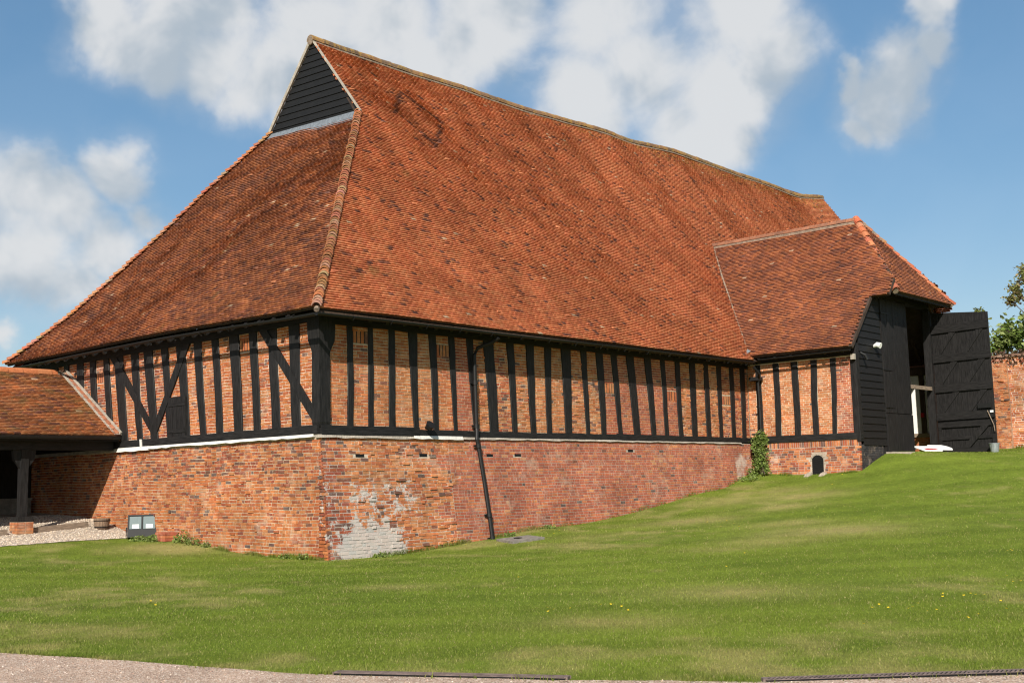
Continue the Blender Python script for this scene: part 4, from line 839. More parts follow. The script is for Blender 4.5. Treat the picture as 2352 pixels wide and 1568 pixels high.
# inside of the porch
iw = MB(); iw.box((26.2, YF + .26, 2.95), (26.4, 2.5, 5.5)); iw.build('inner_wall', 'plaster', barn)
iwb = MB(); iwb.box((26.2, YF + .26, 2.0), (26.4, 2.5, 2.95)); iwb = iwb.build('inner_wall_base', 'fillet_grey', barn)
for k_ in range(9):
    for j in range(7): MB().box((26.178, -3.66 + j * .23 + (k_ % 2) * .11, 2.28 + k_ * .075), (26.22, -3.45 + j * .23 + (k_ % 2) * .11, 2.343 + k_ * .075), pick('orange')).build('brick', 'brick', iwb)
MB().box((26.12, -2.98, 2.98), (26.25, -2.80, 5.4)).build('inner_post', 'wood_brown', barn); MB().box((26.1, YF + .26, 2.88), (26.28, 2.5, 3.02)).build('inner_sill', 'wood_grey', barn); MB().box((26.1, YF + .26, 5.2), (26.4, 2.5, 5.5)).build('inner_plate', 'wood_brown', barn)
MB().box((26.06, -2.94, 3.62), (26.12, -2.82, 3.78)).build('alarm_box', 'red_paint', barn)
for y_ in np.arange(YF + .4, 2., .7): MB().beam((26.5, y_, 5.60), (22.6, y_, 10.08), .1, .1) if y_ < -9 else MB().beam((26.4, y_, 5.62), (22.6 + max(0, YRE - y_) * 1.0, y_, 10.0 - max(0, YRE - y_) * 1.16), .1, .1).build('rafter', 'wood_brown', barn)
for k_ in range(22): t = k_ / 22; ys_ = max(YF + .3, YH + .5 + max(0, 5.72 + 4.5 * t - ZH) * .715); MB().beam((26.55 - 3.9 * t, ys_, 5.70 + 4.5 * t), (26.55 - 3.9 * t, 2.2, 5.70 + 4.5 * t), .05, .03).build('batten', 'wood_grey', barn)
MB().box((22.3, YF - .02, 4.47), (24.44, YF + .06, 4.6)).build('door_bar', 'wood_grey', barn)
core('porch_side_wall', lambda u, z, d: (26.42 + d, u, z), [YF + .02, 0.2], [1.6, 5.6], -.02, .1, (.3, .15, .1), barn, 'mortar')
# far walls of the barn (behind)
MB().box((18.45, .02, 1.), (44.2, .3, 5.5)).build('far_wall', 'timber', barn); MB().box((44.0, .3, 1.), (44.2, 14, 5.5)).build('far_wall', 'timber', barn); MB().box((0.3, 13.8, .5), (44.0, 14, 5.5)).build('far_wall', 'timber', barn)
# lamps on the boards
lm = MB().tube([(19.75, YF - .04, 5.72), (19.75, YF - .16, 5.76), (19.75, YF - .28, 5.72)], [.05, .09, .10], 10).build('wall_lamp', 'white_paint', barn)
MB().tube([(18.74, YF - .03, 5.45), (18.80, YF - .16, 5.36), (18.86, YF - .2, 5.22)], [.035, .045, .06], 8).build('security_camera', 'iron_black', barn); MB().box((18.2, YF - .06, 5.2), (18.32, YF + .06, 5.38)).build('alarm_casing', 'fillet_grey', barn)
# ------------------------------------------------------------------ open cart shed on the left
shed = thing('cart_shed', 'low open cart shed with mossy tiled roof leaning on the barn end', 'shed', (-2.7, 8.75, gz(-2.7, 8.75)))
SE, SR = (8.50, 3.05), (11.75, 5.03); SL = math.hypot(SR[0] - SE[0], SR[1] - SE[1]); X0S = -8.5
def PSH(u, v): t = np.asarray(v) / SL; return np.stack([np.asarray(u) + 0 * t, SE[0] + (SR[0] - SE[0]) * t, SE[1] + (SR[1] - SE[1]) * t + .5 * und(np.asarray(u) + 30, t) + .03 * np.exp(-t * 10)], -1)
NS = Vector((0, -(SR[1] - SE[1]), SR[0] - SE[0])).normalized()
rs = surf_deck('roof_slope', PSH, np.linspace(X0S, -.04, 16), lambda u: (0, SL), 'tile_deck', shed, -.012, NS, .1, 10)
slab('roof_slope', [(X0S, SR[0], SR[1]), (-.04, SR[0], SR[1]), (-.04, 15., 3.05), (X0S, 15., 3.05)], .1, 'tile_deck', shed)
TS = Tiles(); TMOSS = np.array([(.30, .115, .048), (.26, .105, .045), (.34, .14, .055), (.24, .11, .05), (.36, .125, .045), (.22, .09, .045)])
TS.field(PSH, SL, (X0S, -.12), lambda U, V_: V_ < SL - .08, NS, TMOSS, .10, thick=.026)
emit(TS, TILEF, 'tile_mossy', 'tile', 'roof_tiles', rs, shed, 300, chooser=lambda c: c[:, 0] > -3.6)
x = X0S
while x < -.4:
    m = MB(); half_round(m, (x + .006, SR[0], SR[1] - .05 + random.uniform(-.006, .006)), (min(x + .42, -.35) - .006, SR[0], SR[1] - .05), .15, c=random.choice([(.42, .14, .055), (.38, .12, .05), (.45, .17, .07)])); m.build('ridge_tile', 'tile', rs); x += .42
m = MB(); half_round(m, (X0S, SR[0], SR[1] - .06), (-.02, SR[0], SR[1] - .06), .135); m.build('ridge_mortar', 'hip_mortar', shed)
# brick verge against the wall
for i in range(15):
    t0, t1 = i / 15, (i + 1) / 15; f = lambda t: (SE[0] + .05 + (SR[0] - SE[0]) * t, SE[1] + (SR[1] - SE[1]) * t); (y0, z0), (y1, z1) = f(t0 + .006), f(t1 - .006)
    m = MB(); c = random.choice([(.28, .11, .06), (.24, .10, .06), (.33, .13, .07)]); m.hexa([(-.20, y0, z0 + .03), (-.085, y0, z0 + .03), (-.085, y1, z1 + .03), (-.20, y1, z1 + .03), (-.17, y0, z0 + .09), (-.085, y0, z0 + .12), (-.085, y1, z1 + .12), (-.17, y1, z1 + .09)], c); m.build('verge_brick', 'brick', rs)
m = MB(); m.beam((-.14, SE[0] + .03, SE[1] + .035), (-.14, SR[0], SR[1] + .035), .05, .20, up=(1, 0, 0)); m.beam((-.055, SE[0] + .03, SE[1] + .06), (-.055, SR[0], SR[1] + .06), .05, .15, up=(0, 0, 1)); m.build('verge_mortar', 'fillet_grey', shed)
MB().box((X0S, 8.78, 2.70), (-.12, 8.98, 2.94)).build('eaves_beam', 'timber_h', shed)
gs = MB()
for a, b in zip(np.linspace(X0S, -.1, 6)[:-1], np.linspace(X0S, -.1, 6)[1:]): half_round(gs, (b, 8.43, 3.03), (a, 8.43, 3.03), .06, up=(0, 0, -1), n=9, th=.008)
gs = gs.build('gutter', 'iron_black', shed)
for x_ in (-.4, -1.2, -1.6, -2.4, -3.1): MB().tube([(x_, 8.36, 3.04), (x_, 8.43, 2.965), (x_, 8.5, 3.04)], .012, 5).build('bracket', 'iron_black', gs)
MB().beam((X0S, 8.55, 2.98), (-.1, 8.55, 2.98), .03, .12).build('eaves_board', 'timber_h', shed)
for x_ in np.arange(-8.2, -.2, .55): MB().beam((x_, 8.6, 2.98), (x_, 11.7, 4.88), .08, .1).build('rafter', 'timber', shed)
for px_ in (-2.54, -6.6):
    zg = gz(px_, 8.86); MB().box((px_ - .095, 8.785, zg + .42), (px_ + .095, 8.975, 2.7)).build('post', 'timber', shed); MB().box((px_ - .2, 8.68, zg + .30), (px_ + .2, 9.08, zg + .43)).build('post_shoe', 'timber', shed)
    pi = MB().box((px_ - .205, 8.665, zg - .2), (px_ + .205, 9.095, zg + .295), MC_PALE).build('brick_pier', 'mortar', shed)
    for k_ in range(4):
        for j in range(2):
            MB().box((px_ - .215 + j * .22 - (.0), 8.655, zg + .005 + k_ * .074), (px_ - .215 + (j + 1) * .215 - .012, 8.80, zg + .068 + k_ * .074), pick('ochre')).build('brick', 'brick', pi); [MB().box((px_ + xo_, 8.81 + j * .14, zg + .005 + k_ * .074), (px_ + xo_ + .116, 8.81 + (j + 1) * .14 - .012, zg + .068 + k_ * .074), pick('ochre')).build('brick', 'brick', pi) for xo_ in (.10, -.216)]
    for sg in (-1, 1): prism([(px_ + sg * .09, 2.22), (px_ + sg * .09, 2.7), (px_ + sg * .30, 2.7), (px_ + sg * .27, 2.46)], lambda u, z, d: (u, 8.82 - d, z), -.12, .0).build('brace', 'timber', shed)
bwl = MB().box((X0S, 13.75, .3), (-.06, 13.95, 3.6), (.30, .24, .19)).build('back_wall', 'timber', shed); MB().box((X0S, 8.7, .2), (X0S + .2, 13.75, 3.2), (.30, .24, .19)).build('side_wall', 'timber', shed)  # near-black timber colour on both walls stands in for shade inside the shed
# ------------------------------------------------------------------ boundary wall on the right
bw = thing('boundary_wall', 'tall old brick garden wall behind the open barn door', 'wall', (27.7, -8., gz(27.7, -8)))
BX = 27.5
def BWm(u, z, d): return (BX - d, u, z)
bcore = core('wall_core', BWm, [-15., -3.4], [1.5, 5.72], -.4, -.004, (.62, .52, .42), bw)
BB = Bricks(); BB.field(BWm, lambda z: -15., lambda z: -3.4, 2.1, 5.4, 'orange', course=.083, zonef=lambda u, z: 'old' if random.random() < .4 else 'orange', jit=.006, wave=.006, recess=.02, bl=.235)
BB.field(BWm, lambda z: -15., lambda z: -3.4, 5.4, 5.72, 'plum', course=.083, jit=.01, wave=.01, bl=.235)
def BPm(u, z, d): return (BX - .16 - .10 * max(0, 3.4 - z) - d, u, z)
core('buttress', BPm, [-5.62, -5.02], [1.6, 3.4, 5.5], -.5, -.008, (.40, .25, .16), bw)
BB.field(BPm, lambda z: -5.63, lambda z: -5.01, 2.1, 5.5, 'rough', course=.07, jit=.012, recess=.04, bl=.2)
emit(BB, BRICKF, 'brick', 'brick', 'brickwork', bcore, bw, 300, chooser=lambda c: c[:, 1] > -7.5)
cp = MB()
for i in range(58):
    a = -15 + .2 * i; cp.box((BX - .06, a + .005, 5.725 + random.uniform(0, .01)), (BX + .44, a + .195, 5.80 + random.uniform(0, .03)), (.22, .13, .09))
cp.build('coping', 'brick', bw, 'stuff')
def leaf_quads(n, pos, size, pal, updown=.5, rng=RNG, curl=.25):
    """n bent leaves (4 verts each as a folded kite) at pos (n,3)"""
    d = rng.normal(size=(n, 3)); d[:, 2] = d[:, 2] * .6 + updown * .2; d /= np.linalg.norm(d, axis=1)[:, None]; s = np.cross(d, rng.normal(size=(n, 3))); s /= np.linalg.norm(s, axis=1)[:, None]; nn = np.cross(d, s)
    L = size * rng.uniform(.7, 1.3, (n, 1)); w = L * rng.uniform(.28, .42, (n, 1)); V = np.stack([pos, pos + d * L * .5 + s * w + nn * L * curl * .4, pos + d * L, pos + d * L * .5 - s * w + nn * L * curl * .4], 1)
    c = np.array(pal)[rng.integers(0, len(pal), n)] * rng.uniform(.75, 1.25, (n, 1)); return V, c
def leaves_obj(name, V, C_, mat, parent, kind=None): return link(name, Poly(V, [(0, 1, 2), (0, 2, 3)], C_).mesh(name), mat, parent, kind)
n = 2600; pos = np.stack([BX + RNG.uniform(-.10, .4, n), RNG.uniform(-14, -3.6, n), 5.76 + np.abs(RNG.normal(0, .10, n))], 1); hang = RNG.random(n) < .3; pos[hang, 0] = BX - RNG.uniform(.0, .12, hang.sum()); pos[hang, 2] = 5.75 - np.abs(RNG.normal(0, .18, hang.sum()))
V, c = leaf_quads(n, pos, .11, [(.12, .07, .045), (.16, .09, .06), (.09, .06, .04), (.15, .11, .05)]); leaves_obj('dry_creeper', V, c, 'leaf', bw, 'stuff')
# ------------------------------------------------------------------ trees beyond the wall
GREENS = [(.19, .26, .06), (.15, .22, .045), (.23, .29, .08), (.12, .18, .04), (.26, .31, .11)]
OLIVE = [(.26, .27, .09), (.21, .23, .07), (.30, .27, .12), (.17, .19, .06), (.28, .21, .11)]
def tree(name, label, base, h, limbs, clumps, pal, leaf, n_per, trunk_r, mat='leaf'):
    t = thing(name, label, 'tree', base); b = Vector(base); m = MB(); top = b + Vector((0, 0, h)); m.tube([b - Vector((0, 0, .2)), b + Vector((.05, .05, h * .35)), b + Vector((-.08, .1, h * .7)), top], [trunk_r, trunk_r * .8, trunk_r * .5, trunk_r * .12], 8); m.build('trunk', 'bark', t)
    VV, CC = [], []
    for (cx, cy, cz, r) in clumps:
        c = Vector((cx, cy, cz)); s = b + Vector((0, 0, min(h * .75, max(.8, (cz - b.z) * .6)))); mid = (s + c) / 2 + Vector((random.uniform(-.2, .2), random.uniform(-.2, .2), .15)); mm = MB(); mm.tube([s, mid, c], [trunk_r * .3, trunk_r * .18, .012], 6)
        for _ in range(6): e = c + Vector((random.gauss(0, r * .7), random.gauss(0, r * .7), random.gauss(0, r * .6))); mm.tube([c.lerp(mid, .3), c.lerp(e, .5) + Vector((0, 0, .05)), e], [.014, .010, .004], 5)
        mm.build('branch', 'bark', t); p = RNG.normal(size=(n_per, 3)) * r * .55 + np.array(c); q, k_ = leaf_quads(n_per, p, leaf, pal); VV.append(q); CC.append(k_)
    leaves_obj('crown', np.concatenate(VV), np.concatenate(CC), mat, t); return t
random.seed(21)
cl = [(36 + random.uniform(-1.5, 2.0), -5.0 + random.uniform(-2.6, .35), z, random.uniform(.5, .8)) for z in np.linspace(5.5, 9.6, 26)] + [(36., -3.75, 9.9, .3), (36., -3.35, 9.55, .22), (36, -3.85, 10.3, .25), (36, -3.15, 9.05, .2), (36., -3.5, 9.2, .3)]
tree('sparse_tree', 'sparse olive-leaved tree with bare twigs rising above the garden wall', (36.3, -5.2, gz(36.3, -5.2)), 9.2, 0, cl, OLIVE, .14, 170, .2)
cl = [(31 + random.uniform(-.6, .9), -6.9 + random.uniform(-2.4, .9), random.uniform(6.0, 7.2), random.uniform(.45, .7)) for _ in range(16)] + [(31, -5.5, 7.4, .4), (31, -5.8, 7.7, .4), (31, -4.7, 7.1, .45), (31., -4.3, 6.7, .4), (31., -4.9, 6.7, .5), (31, -4.1, 6.3, .4), (31., -5.2, 6.6, .5)]
tree('leafy_shrub', 'bushy bright green shrub leaning over the top of the garden wall', (31.2, -5.6, gz(31.2, -5.6)), 5.0, 0, cl, GREENS, .20, 210, .1)
tree('sapling', 'small pale green shoot peeping above the open barn door', (31.2, -3.6, gz(31.2, -3.6)), 5.5, 0, [(31.1, -3.5, 8.0, .14), (31.1, -3.35, 7.85, .14), (31., -3.6, 7.6, .25)], [(.25, .28, .08), (.20, .24, .06)], .13, 60, .04)
# ------------------------------------------------------------------ ivy in the corner and weeds
iv = thing('ivy', 'green ivy climbing the downpipe in the porch corner', 'ivy', (18.15, -.5, gz(18.15, -.5)))
m = MB()
for k_ in range(5): z0 = gz(18.1, -.5); m.tube([(18.2 - .1 * k_, -.35 - .12 * k_, z0), (18.15 - .05 * k_, -.4 - .05 * k_, z0 + .5), (18.22 - .06 * k_, -.35 - .08 * k_, z0 + 1.0)], [.016, .012, .005], 5)
m.build('stem', 'bark', iv); nc = 60; tc_ = RNG.random(nc) ** .75; wd_c = np.interp(tc_, [0, .12, .4, .7, 1], [.5, .26, .12, .2, .08]); gz0 = gz(18.1, -.5)
cen_ = np.stack([18.08 - .28 * RNG.random(nc) * (1.1 - tc_), -.58 + RNG.uniform(-1, 1, nc) * wd_c, gz0 + .02 + tc_ * 1.28], 1); n = 2300; ci = RNG.integers(0, nc, n)
pos = cen_[ci] + RNG.normal(0, 1, (n, 3)) * np.array((.05, .085, .075)); V, c = leaf_quads(n, pos, .085, GREENS); leaves_obj('foliage', V, c, 'leaf', iv, 'stuff')
def weed(x_, y_, r, h, n, label, leaf=.06, pal=GREENS):
    t = thing('weed', label, 'weed', (x_, y_, gz(x_, y_)), 'weeds along the wall foot'); z0 = gz(x_, y_); a = RNG.uniform(0, 6.28, n); q = np.sqrt(RNG.random(n)) * r; pos = np.stack([x_ + q * np.cos(a), y_ + q * np.sin(a), z0 + RNG.random(n) ** 1.3 * h * (1 - .5 * q / r)], 1)
    V, c = leaf_quads(n, pos, leaf, pal); leaves_obj('foliage', V, c, 'leaf', t); m = MB()
    for k_ in range(4): m.tube([(x_, y_, z0 - .02), (x_ + random.uniform(-r, r) * .6, y_ + random.uniform(-r, r) * .6, z0 + h * .7)], [.006, .003], 4)
    m.build('stem', 'bark', t); return t
weed(-.62, 6.45, .26, .17, 200, 'leafy weed clump right under the floodlight'); weed(-.5, 6.02, .18, .2, 130, 'weed clump between the floodlight and the loose bricks')
weed(-.22, 5.15, .22, .34, 200, 'nettle clump at the wall foot right of the loose bricks'); weed(-.2, 4.65, .2, .22, 140, 'low weed at the wall foot beside the nettle clump'); weed(-.16, 4.2, .12, .16, 70, 'tiny weed at the foot of the end wall midway')
weed(-.15, .95, .2, .14, 120, 'low weed at the end wall foot near the barn corner'); weed(-.12, .35, .16, .16, 110, 'leafy weed right by the barn corner on the end wall side'); weed(1.35, -.48, .2, .12, 110, 'low weed under the whitewashed bricks of the long wall'); weed(5.6, -.5, .16, .12, 90, 'weed beside the foot of the long downpipe'); weed(7.1, -.5, .2, .12, 110, 'weed at the long wall foot above the stone slab'); weed(17.3, -.55, .35, .2, 240, 'weeds spreading left from the ivy foot')
# ------------------------------------------------------------------ small things
fl_z = gz(-.36, 6.82); fl = thing('floodlight', 'black double floodlight standing on the ground against the brick base', 'floodlight', (-.36, 6.82, fl_z))
fv = Vector((-.55, -.83, 0)).normalized(); fs_ = Vector((-fv.y, fv.x, 0)); fs_ = -fs_ if fs_.dot(Vector(_r)) < 0 else fs_   # facing out, sideways (image right)
fo = Vector((-.36, 6.82, fl_z + .06)); tilt = .22
def FL(u, h, d): return fo + fs_ * u + Vector((0, 0, 1)) * (h * math.cos(tilt) + d * math.sin(tilt)) + fv * (d * math.cos(tilt) - h * math.sin(tilt))
def fbox(u0, u1, h0, h1, d0, d1, sh=0.): return [FL(u0, h0, d1), FL(u1, h0, d1), FL(u1, h0, d0), FL(u0, h0, d0), FL(u0, h1, d1 - sh), FL(u1, h1, d1 - sh), FL(u1, h1, d0), FL(u0, h1, d0)]
MB().hexa(fbox(-.36, .36, .0, .58, -.22, .0)).build('housing', 'iron_black', fl)
for a in (-.355, -.02, .325): MB().hexa(fbox(a, a + .03, .19, .57, .0, .022)).build('glass_frame', 'iron_black', fl)
MB().hexa(fbox(-.355, .355, .552, .578, .0, .024)).build('glass_frame', 'iron_black', fl)
for a in (-.325, .012): MB().hexa(fbox(a + .012, a + .300, .215, .535, .0, .012)).build('lamp_glass', 'lamp_glass', fl)
[MB().hexa(fbox(a + .08, a + .245, .23, .33, .012, .016)).build('glass_glint', 'white_paint', fl) for a in (-.325, .012)]  # white plates over the glass paint its bright lower half
MB().hexa(fbox(-.36, .36, .0, .195, .0, .03)).build('lower_panel', 'iron_black', fl)
m = MB(); m.tube([FL(-.39, .28, -.1), FL(-.39, -.06, -.1), FL(.39, -.06, -.1), FL(.39, .28, -.1)], .018, 6); m.build('bracket', 'iron_black', fl)
bs = thing('loose_bricks', 'small stack of loose bricks beside the floodlight', 'bricks', (-.25, 5.85, gz(-.25, 5.85)))
for k_ in range(3):
    for j in range(2): MB().box((-.42, 5.62 + j * .24, gz(-.25, 5.85) + .0 + k_ * .075), (-.06, 5.84 + j * .24, gz(-.25, 5.85) + .068 + k_ * .075), pick('red')).build('brick', 'brick', bs)
pt = thing('half_barrel', 'weathered half barrel planter on the gravel by the wall', 'planter', (-.5, 8.62, gz(-.5, 8.62))); z0 = gz(-.5, 8.62)
for k_ in range(16):
    t0, t1 = 2 * math.pi * k_ / 16, 2 * math.pi * (k_ + 1) / 16 - .03; f = lambda t, r, z: (-.5 + r * math.cos(t), 8.62 + r * math.sin(t), z0 + z); MB().hexa([f(t0, .17, -.02), f(t1, .17, -.02), f(t1, .14, -.02), f(t0, .14, -.02), f(t0, .215, .28), f(t1, .215, .28), f(t1, .18, .28), f(t0, .18, .28)]).build('stave', 'pot_wood', pt)
for zz, r in ((.06, .187), (.22, .21)): MB().tube([(-.5 + r * math.cos(t), 8.62 + r * math.sin(t), z0 + zz) for t in np.linspace(0, 2 * math.pi, 17)], .012, 5, cap=False).build('hoop', 'iron_black', pt)
m = MB(); m.tube([(-.5, 8.62, z0 + .0), (-.5, 8.62, z0 + .25)], .18, 16); m.build('soil', 'wood_brown', pt)
lg = thing('timber_edging', 'long weathered timber baulk lying along the gravel under the shed', 'timber', (-1.6, 8.9, gz(-1.6, 8.9)))
for a, b in (((-6., 8.75), (-2.95, 8.83)), ((-2.48, 8.84), (-.75, 8.95))): MB().beam((*a, gz(*a) + .05), (*b, gz(*b) + .06), .16, .16).build('baulk', 'wood_grey', lg)
lw_ = thing('low_wall', 'low pale rendered wall in the dark back of the shed', 'wall', (-1.3, 13.4, gz(-1.3, 13.4))); MB().box((-4.5, 13.3, .5), (-.25, 13.5, 1.40)).build('wall_face', 'concrete', lw_); MB().box((-4.52, 13.27, 1.40), (-.23, 13.53, 1.46)).build('coping', 'concrete', lw_)
mh = thing('stone_slab', 'flat stone drain cover lying in the grass by the long wall', 'drain cover', (5.0, -1.4, gz(5., -1.4)))
mq = [(4.35, -1.72), (5.3, -1.9), (5.55, -1.15), (4.72, -.85)]; m = MB(); m.hexa([(a, b, gz(a, b) - .05) for a, b in mq] + [(a, b, gz(a, b) + .055) for a, b in mq]); m.build('slab', 'concrete', mh); MB().box((4.85, -1.45, gz(5, -1.4) + .055), (5.0, -1.3, gz(5, -1.4) + .075)).build('lifting_eye', 'iron_black', mh)
sgn = []
for i, (sx_, sy_, rz, lab) in enumerate(((21.75, -4.8, -.25, 'white fallen sign board with red strip lying before the barn door'), (22.45, -4.9, -.12, 'plain white board lying behind the red striped sign'))):
    t = thing('sign_board', lab, 'sign', (sx_, sy_, gz(sx_, sy_))); m = MB(); o = []
    ca, sa = math.cos(rz), math.sin(rz)
    pts = [(-.5, -.2), (.4, -.22), (.55, -.1), (.57, .08), (.42, .2), (-.5, .2)]; z0 = gz(sx_, sy_) + .04; f = lambda a, b, z: (sx_ + a * ca - b * sa, sy_ + a * sa + b * ca, z0 + z + .05 + .35 * b + (.06 if i else 0))
    m.add([f(a, b, .0) for a, b in pts] + [f(a, b, .045) for a, b in pts], [tuple(range(5, -1, -1)), tuple(range(6, 12))] + [(k_, (k_ + 1) % 6, (k_ + 1) % 6 + 6, k_ + 6) for k_ in range(6)]); m.build('board', 'white_paint', t)
    if i == 0: m = MB(); m.add([f(a, b, .049) for a, b in ((-.4, -.19), (.25, -.19), (.25, -.05), (-.4, -.05))], [(0, 1, 2, 3)]); m.build('red_strip', 'red_paint', t)
bk = thing('bucket', 'small grey bucket standing by the open door edge', 'bucket', (24.1, -6.12, gz(24.1, -6.12))); z0 = gz(24.1, -6.12)
MB().tube([(24.12, -6.1, z0 - .01), (24.12, -6.1, z0 + .3)], [.13, .17], 14).build('body', 'zinc', bk); MB().tube([(24.12 + .17 * math.cos(t), -6.1 + .17 * math.sin(t), z0 + .30) for t in np.linspace(0, 6.283, 15)], .012, 5, cap=False).build('rim', 'zinc', bk)
ts = thing('stone_spout', 'two pale rough stones under the arched vent', 'stones', (18.1, -2.5, gz(18.1, -2.5))); z0 = gz(18.1, -2.5)
for a in (-2.2, -2.72): MB().hexa([(17.98, a - .09, z0 - .05), (18.3, a - .1, z0 - .05), (18.3, a + .1, z0 - .05), (17.98, a + .09, z0 - .05), (18.08, a - .05, z0 + .07), (18.3, a - .07, z0 + .12), (18.3, a + .07, z0 + .12), (18.08, a + .05, z0 + .07)]).build('stone', 'stone', ts)
st_ = MB(); st_.hexa([(20.2, -4.9, 2.0), (24.8, -4.6, 2.0), (24.8, -3.9, 2.0), (20.2, -3.9, 2.0), (20.2, -4.75, gz(20.6, -4.75) + .02), (24.8, -4.5, gz(24.5, -4.5) + .02), (24.8, -3.9, 2.27), (20.2, -3.9, 2.27)]); st_ = st_.build('door_step', 'stone'); tag(st_, 'worn pale earth and stone threshold strip before the barn doors', 'threshold')
# channel gratings beside the path
def grate(label, a, b, width, nbar, nsec):
    a, b = Vector((*a, 0)), Vector((*b, 0)); d = (b - a); L_ = d.length; d.normalize(); s = Vector((d.y, -d.x, 0)); s = s if s.dot(Vector((CAM[0], CAM[1], 0)) - a) > 0 else -s
    z = max(gz(a.x, a.y), gz(b.x, b.y)) + .014; t = thing('channel_grating', label, 'grating', (a.x, a.y, z), 'cast iron channel gratings'); off = Vector((0, 0, z))
    channel_shade = MB(); channel_shade.hexa([a + off - Vector((0, 0, .016)), b + off - Vector((0, 0, .016)), b + s * width + off - Vector((0, 0, .016)), a + s * width + off - Vector((0, 0, .016)), a + off + Vector((0, 0, .0085)), b + off + Vector((0, 0, .0085)), b + s * width + off + Vector((0, 0, .0085)), a + s * width + off + Vector((0, 0, .0085))]); channel_shade.build('channel', 'void_shade', t)  # dark slab raised close under the bars paints the channel's depth as shade
    for k_ in (0, 1):
        p = a + s * (width * k_ + (.012 if k_ == 0 else -.012)) + off; m = MB(); m.beam(p, p + d * L_, .02, .022); m.build('rim', 'grate_iron', t)
    for j in range(nsec + 1): p = a + d * (L_ * j / nsec) + off; m = MB(); m.beam(p + s * .025, p + s * (width - .025), .03, .028); m.build('end_bar', 'grate_iron', t)
    for i in range(nbar):
        p = a + d * (L_ * (i + .5) / nbar) + off; m = MB(); m.beam(p + d * .035 + s * .02, p - d * .035 + s * (width - .02), L_ / nbar * .42, .026); m.build('bar', 'grate_iron', t)
grate('left channel grating with slanted slots along the path edge', (-9.39, -12.19), (-8.50, -13.97), .145, 56, 2)
grate('right channel grating with slanted slots in the bottom corner', (-7.71, -15.27), (-6.00, -17.0), .14, 66, 3)
# buttercups
FLW = [(-4.81,-10.56),(-4.9,-10.81),(-5.11,-10.89),(-4.75,-10.93),(-4.26,-11.01),(-4.15,-11.06),(-4.13,-11.09),(-4.28,-11.35),(-4.58,-11.66),(8.78,-4.31),(8.85,-4.57),(8.51,-4.92),(8.98,-4.73),(8.4,-5.27),(7.81,-5.76),(7.83,-5.28),(11.14,-3.31),(10.77,-.6),(10.35,-.7),(6.62,-1.27),(6.02,-1.61),(6.46,-.85),(5.77,-.87),(-1.6,-7.24),(.79,-9.33),(.97,-9.6),(10.65,-6.5),(3.11,-8.72),(-4.4,-14.55),(-2.69,-13.94),(-3.04,-14.03),(-2.93,-14.18),(-2.87,-14.42),(-2.75,-14.4),(-2.4,-14.29),(-3.05,-14.67),(-2.89,-14.71),(-2.96,-14.99),(-3.35,-15.22),(-1.23,-14.17),(-1.35,-14.46),(-1.16,-14.46),(-1.24,-14.57),(-1.25,-14.66),(-1.73,-14.86),(-1.7,-15.0),(-2.42,-15.32),(4.36,-13.06),(4.54,-13.06),(4.45,-13.13),(-1.59,-15.2),(1.04,-14.18),(.47,-14.54),(.36,-14.48),(-1.58,-14.28),(-3.06,-15.25),(18.0,-1.51),(17.9,-1.7),(17.91,-2.82),(17.14,-3.7),(16.82,-3.97),(17.98,-3.74),(17.89,-3.53),(16.11,-3.19),(16.51,-3.05),(16.24,-4.01),(15.31,-4.21),(16.29,-4.27),(16.97,-.92),(17.36,-.9),(-6.97,-4.96),(-7.22,-5.5),(3.74,-.77),(-2.17,-.01)]
fm = MB()
for k_ in range(5):
    t = 2 * math.pi * k_ / 5; c_, s_ = math.cos(t), math.sin(t); p = lambda r, a, z: (r * math.cos(t + a), r * math.sin(t + a), z); fm.add([(0, 0, .066), p(.012, -.5, .070), p(.018, 0, .074), p(.012, .5, .070)], [(0, 1, 2, 3)])
npet = len(fm.f); fm.tube([(0, 0, 0), (.004, 0, .066)], .0015, 4, c=(.11, .17, .03))
fo0 = fm.build('buttercup', 'yellow_petal'); fme = fo0.data; fme.materials.append(M['grass'])
for p_ in list(fme.polygons)[npet:]: p_.material_index = 1
for i, (a, b) in enumerate(FLW):
    o = fo0 if i == 0 else fo0.copy()
    if i: col.objects.link(o)
    dist = math.hypot(a - CAM[0], b - CAM[1]); s = .8 + dist * .016; o.location = (a, b, gz(a, b) - .024); o.scale = (s, s, 1); o.rotation_euler = (random.uniform(-.2, .2) - .2, random.uniform(-.2, .2) + .15, random.uniform(0, 6)); tag(o, ('yellow buttercup in the bank grass below the porch and ivy' if a > 14 else 'yellow buttercup in the grass by the long wall downpipe and stone slab' if b > -2.2 and a > 3 else 'yellow buttercup in the loose cluster halfway up the bank' if a > 7 else 'yellow buttercup in the small cluster above the gap between the gratings' if -5.3 < a < -4.0 and b > -12 else 'yellow buttercup in the wide cluster at the right front of the lawn' if b < -12.8 else 'lone yellow buttercup in the open middle of the lawn'), 'flower', 'buttercups scattered over the lawn')
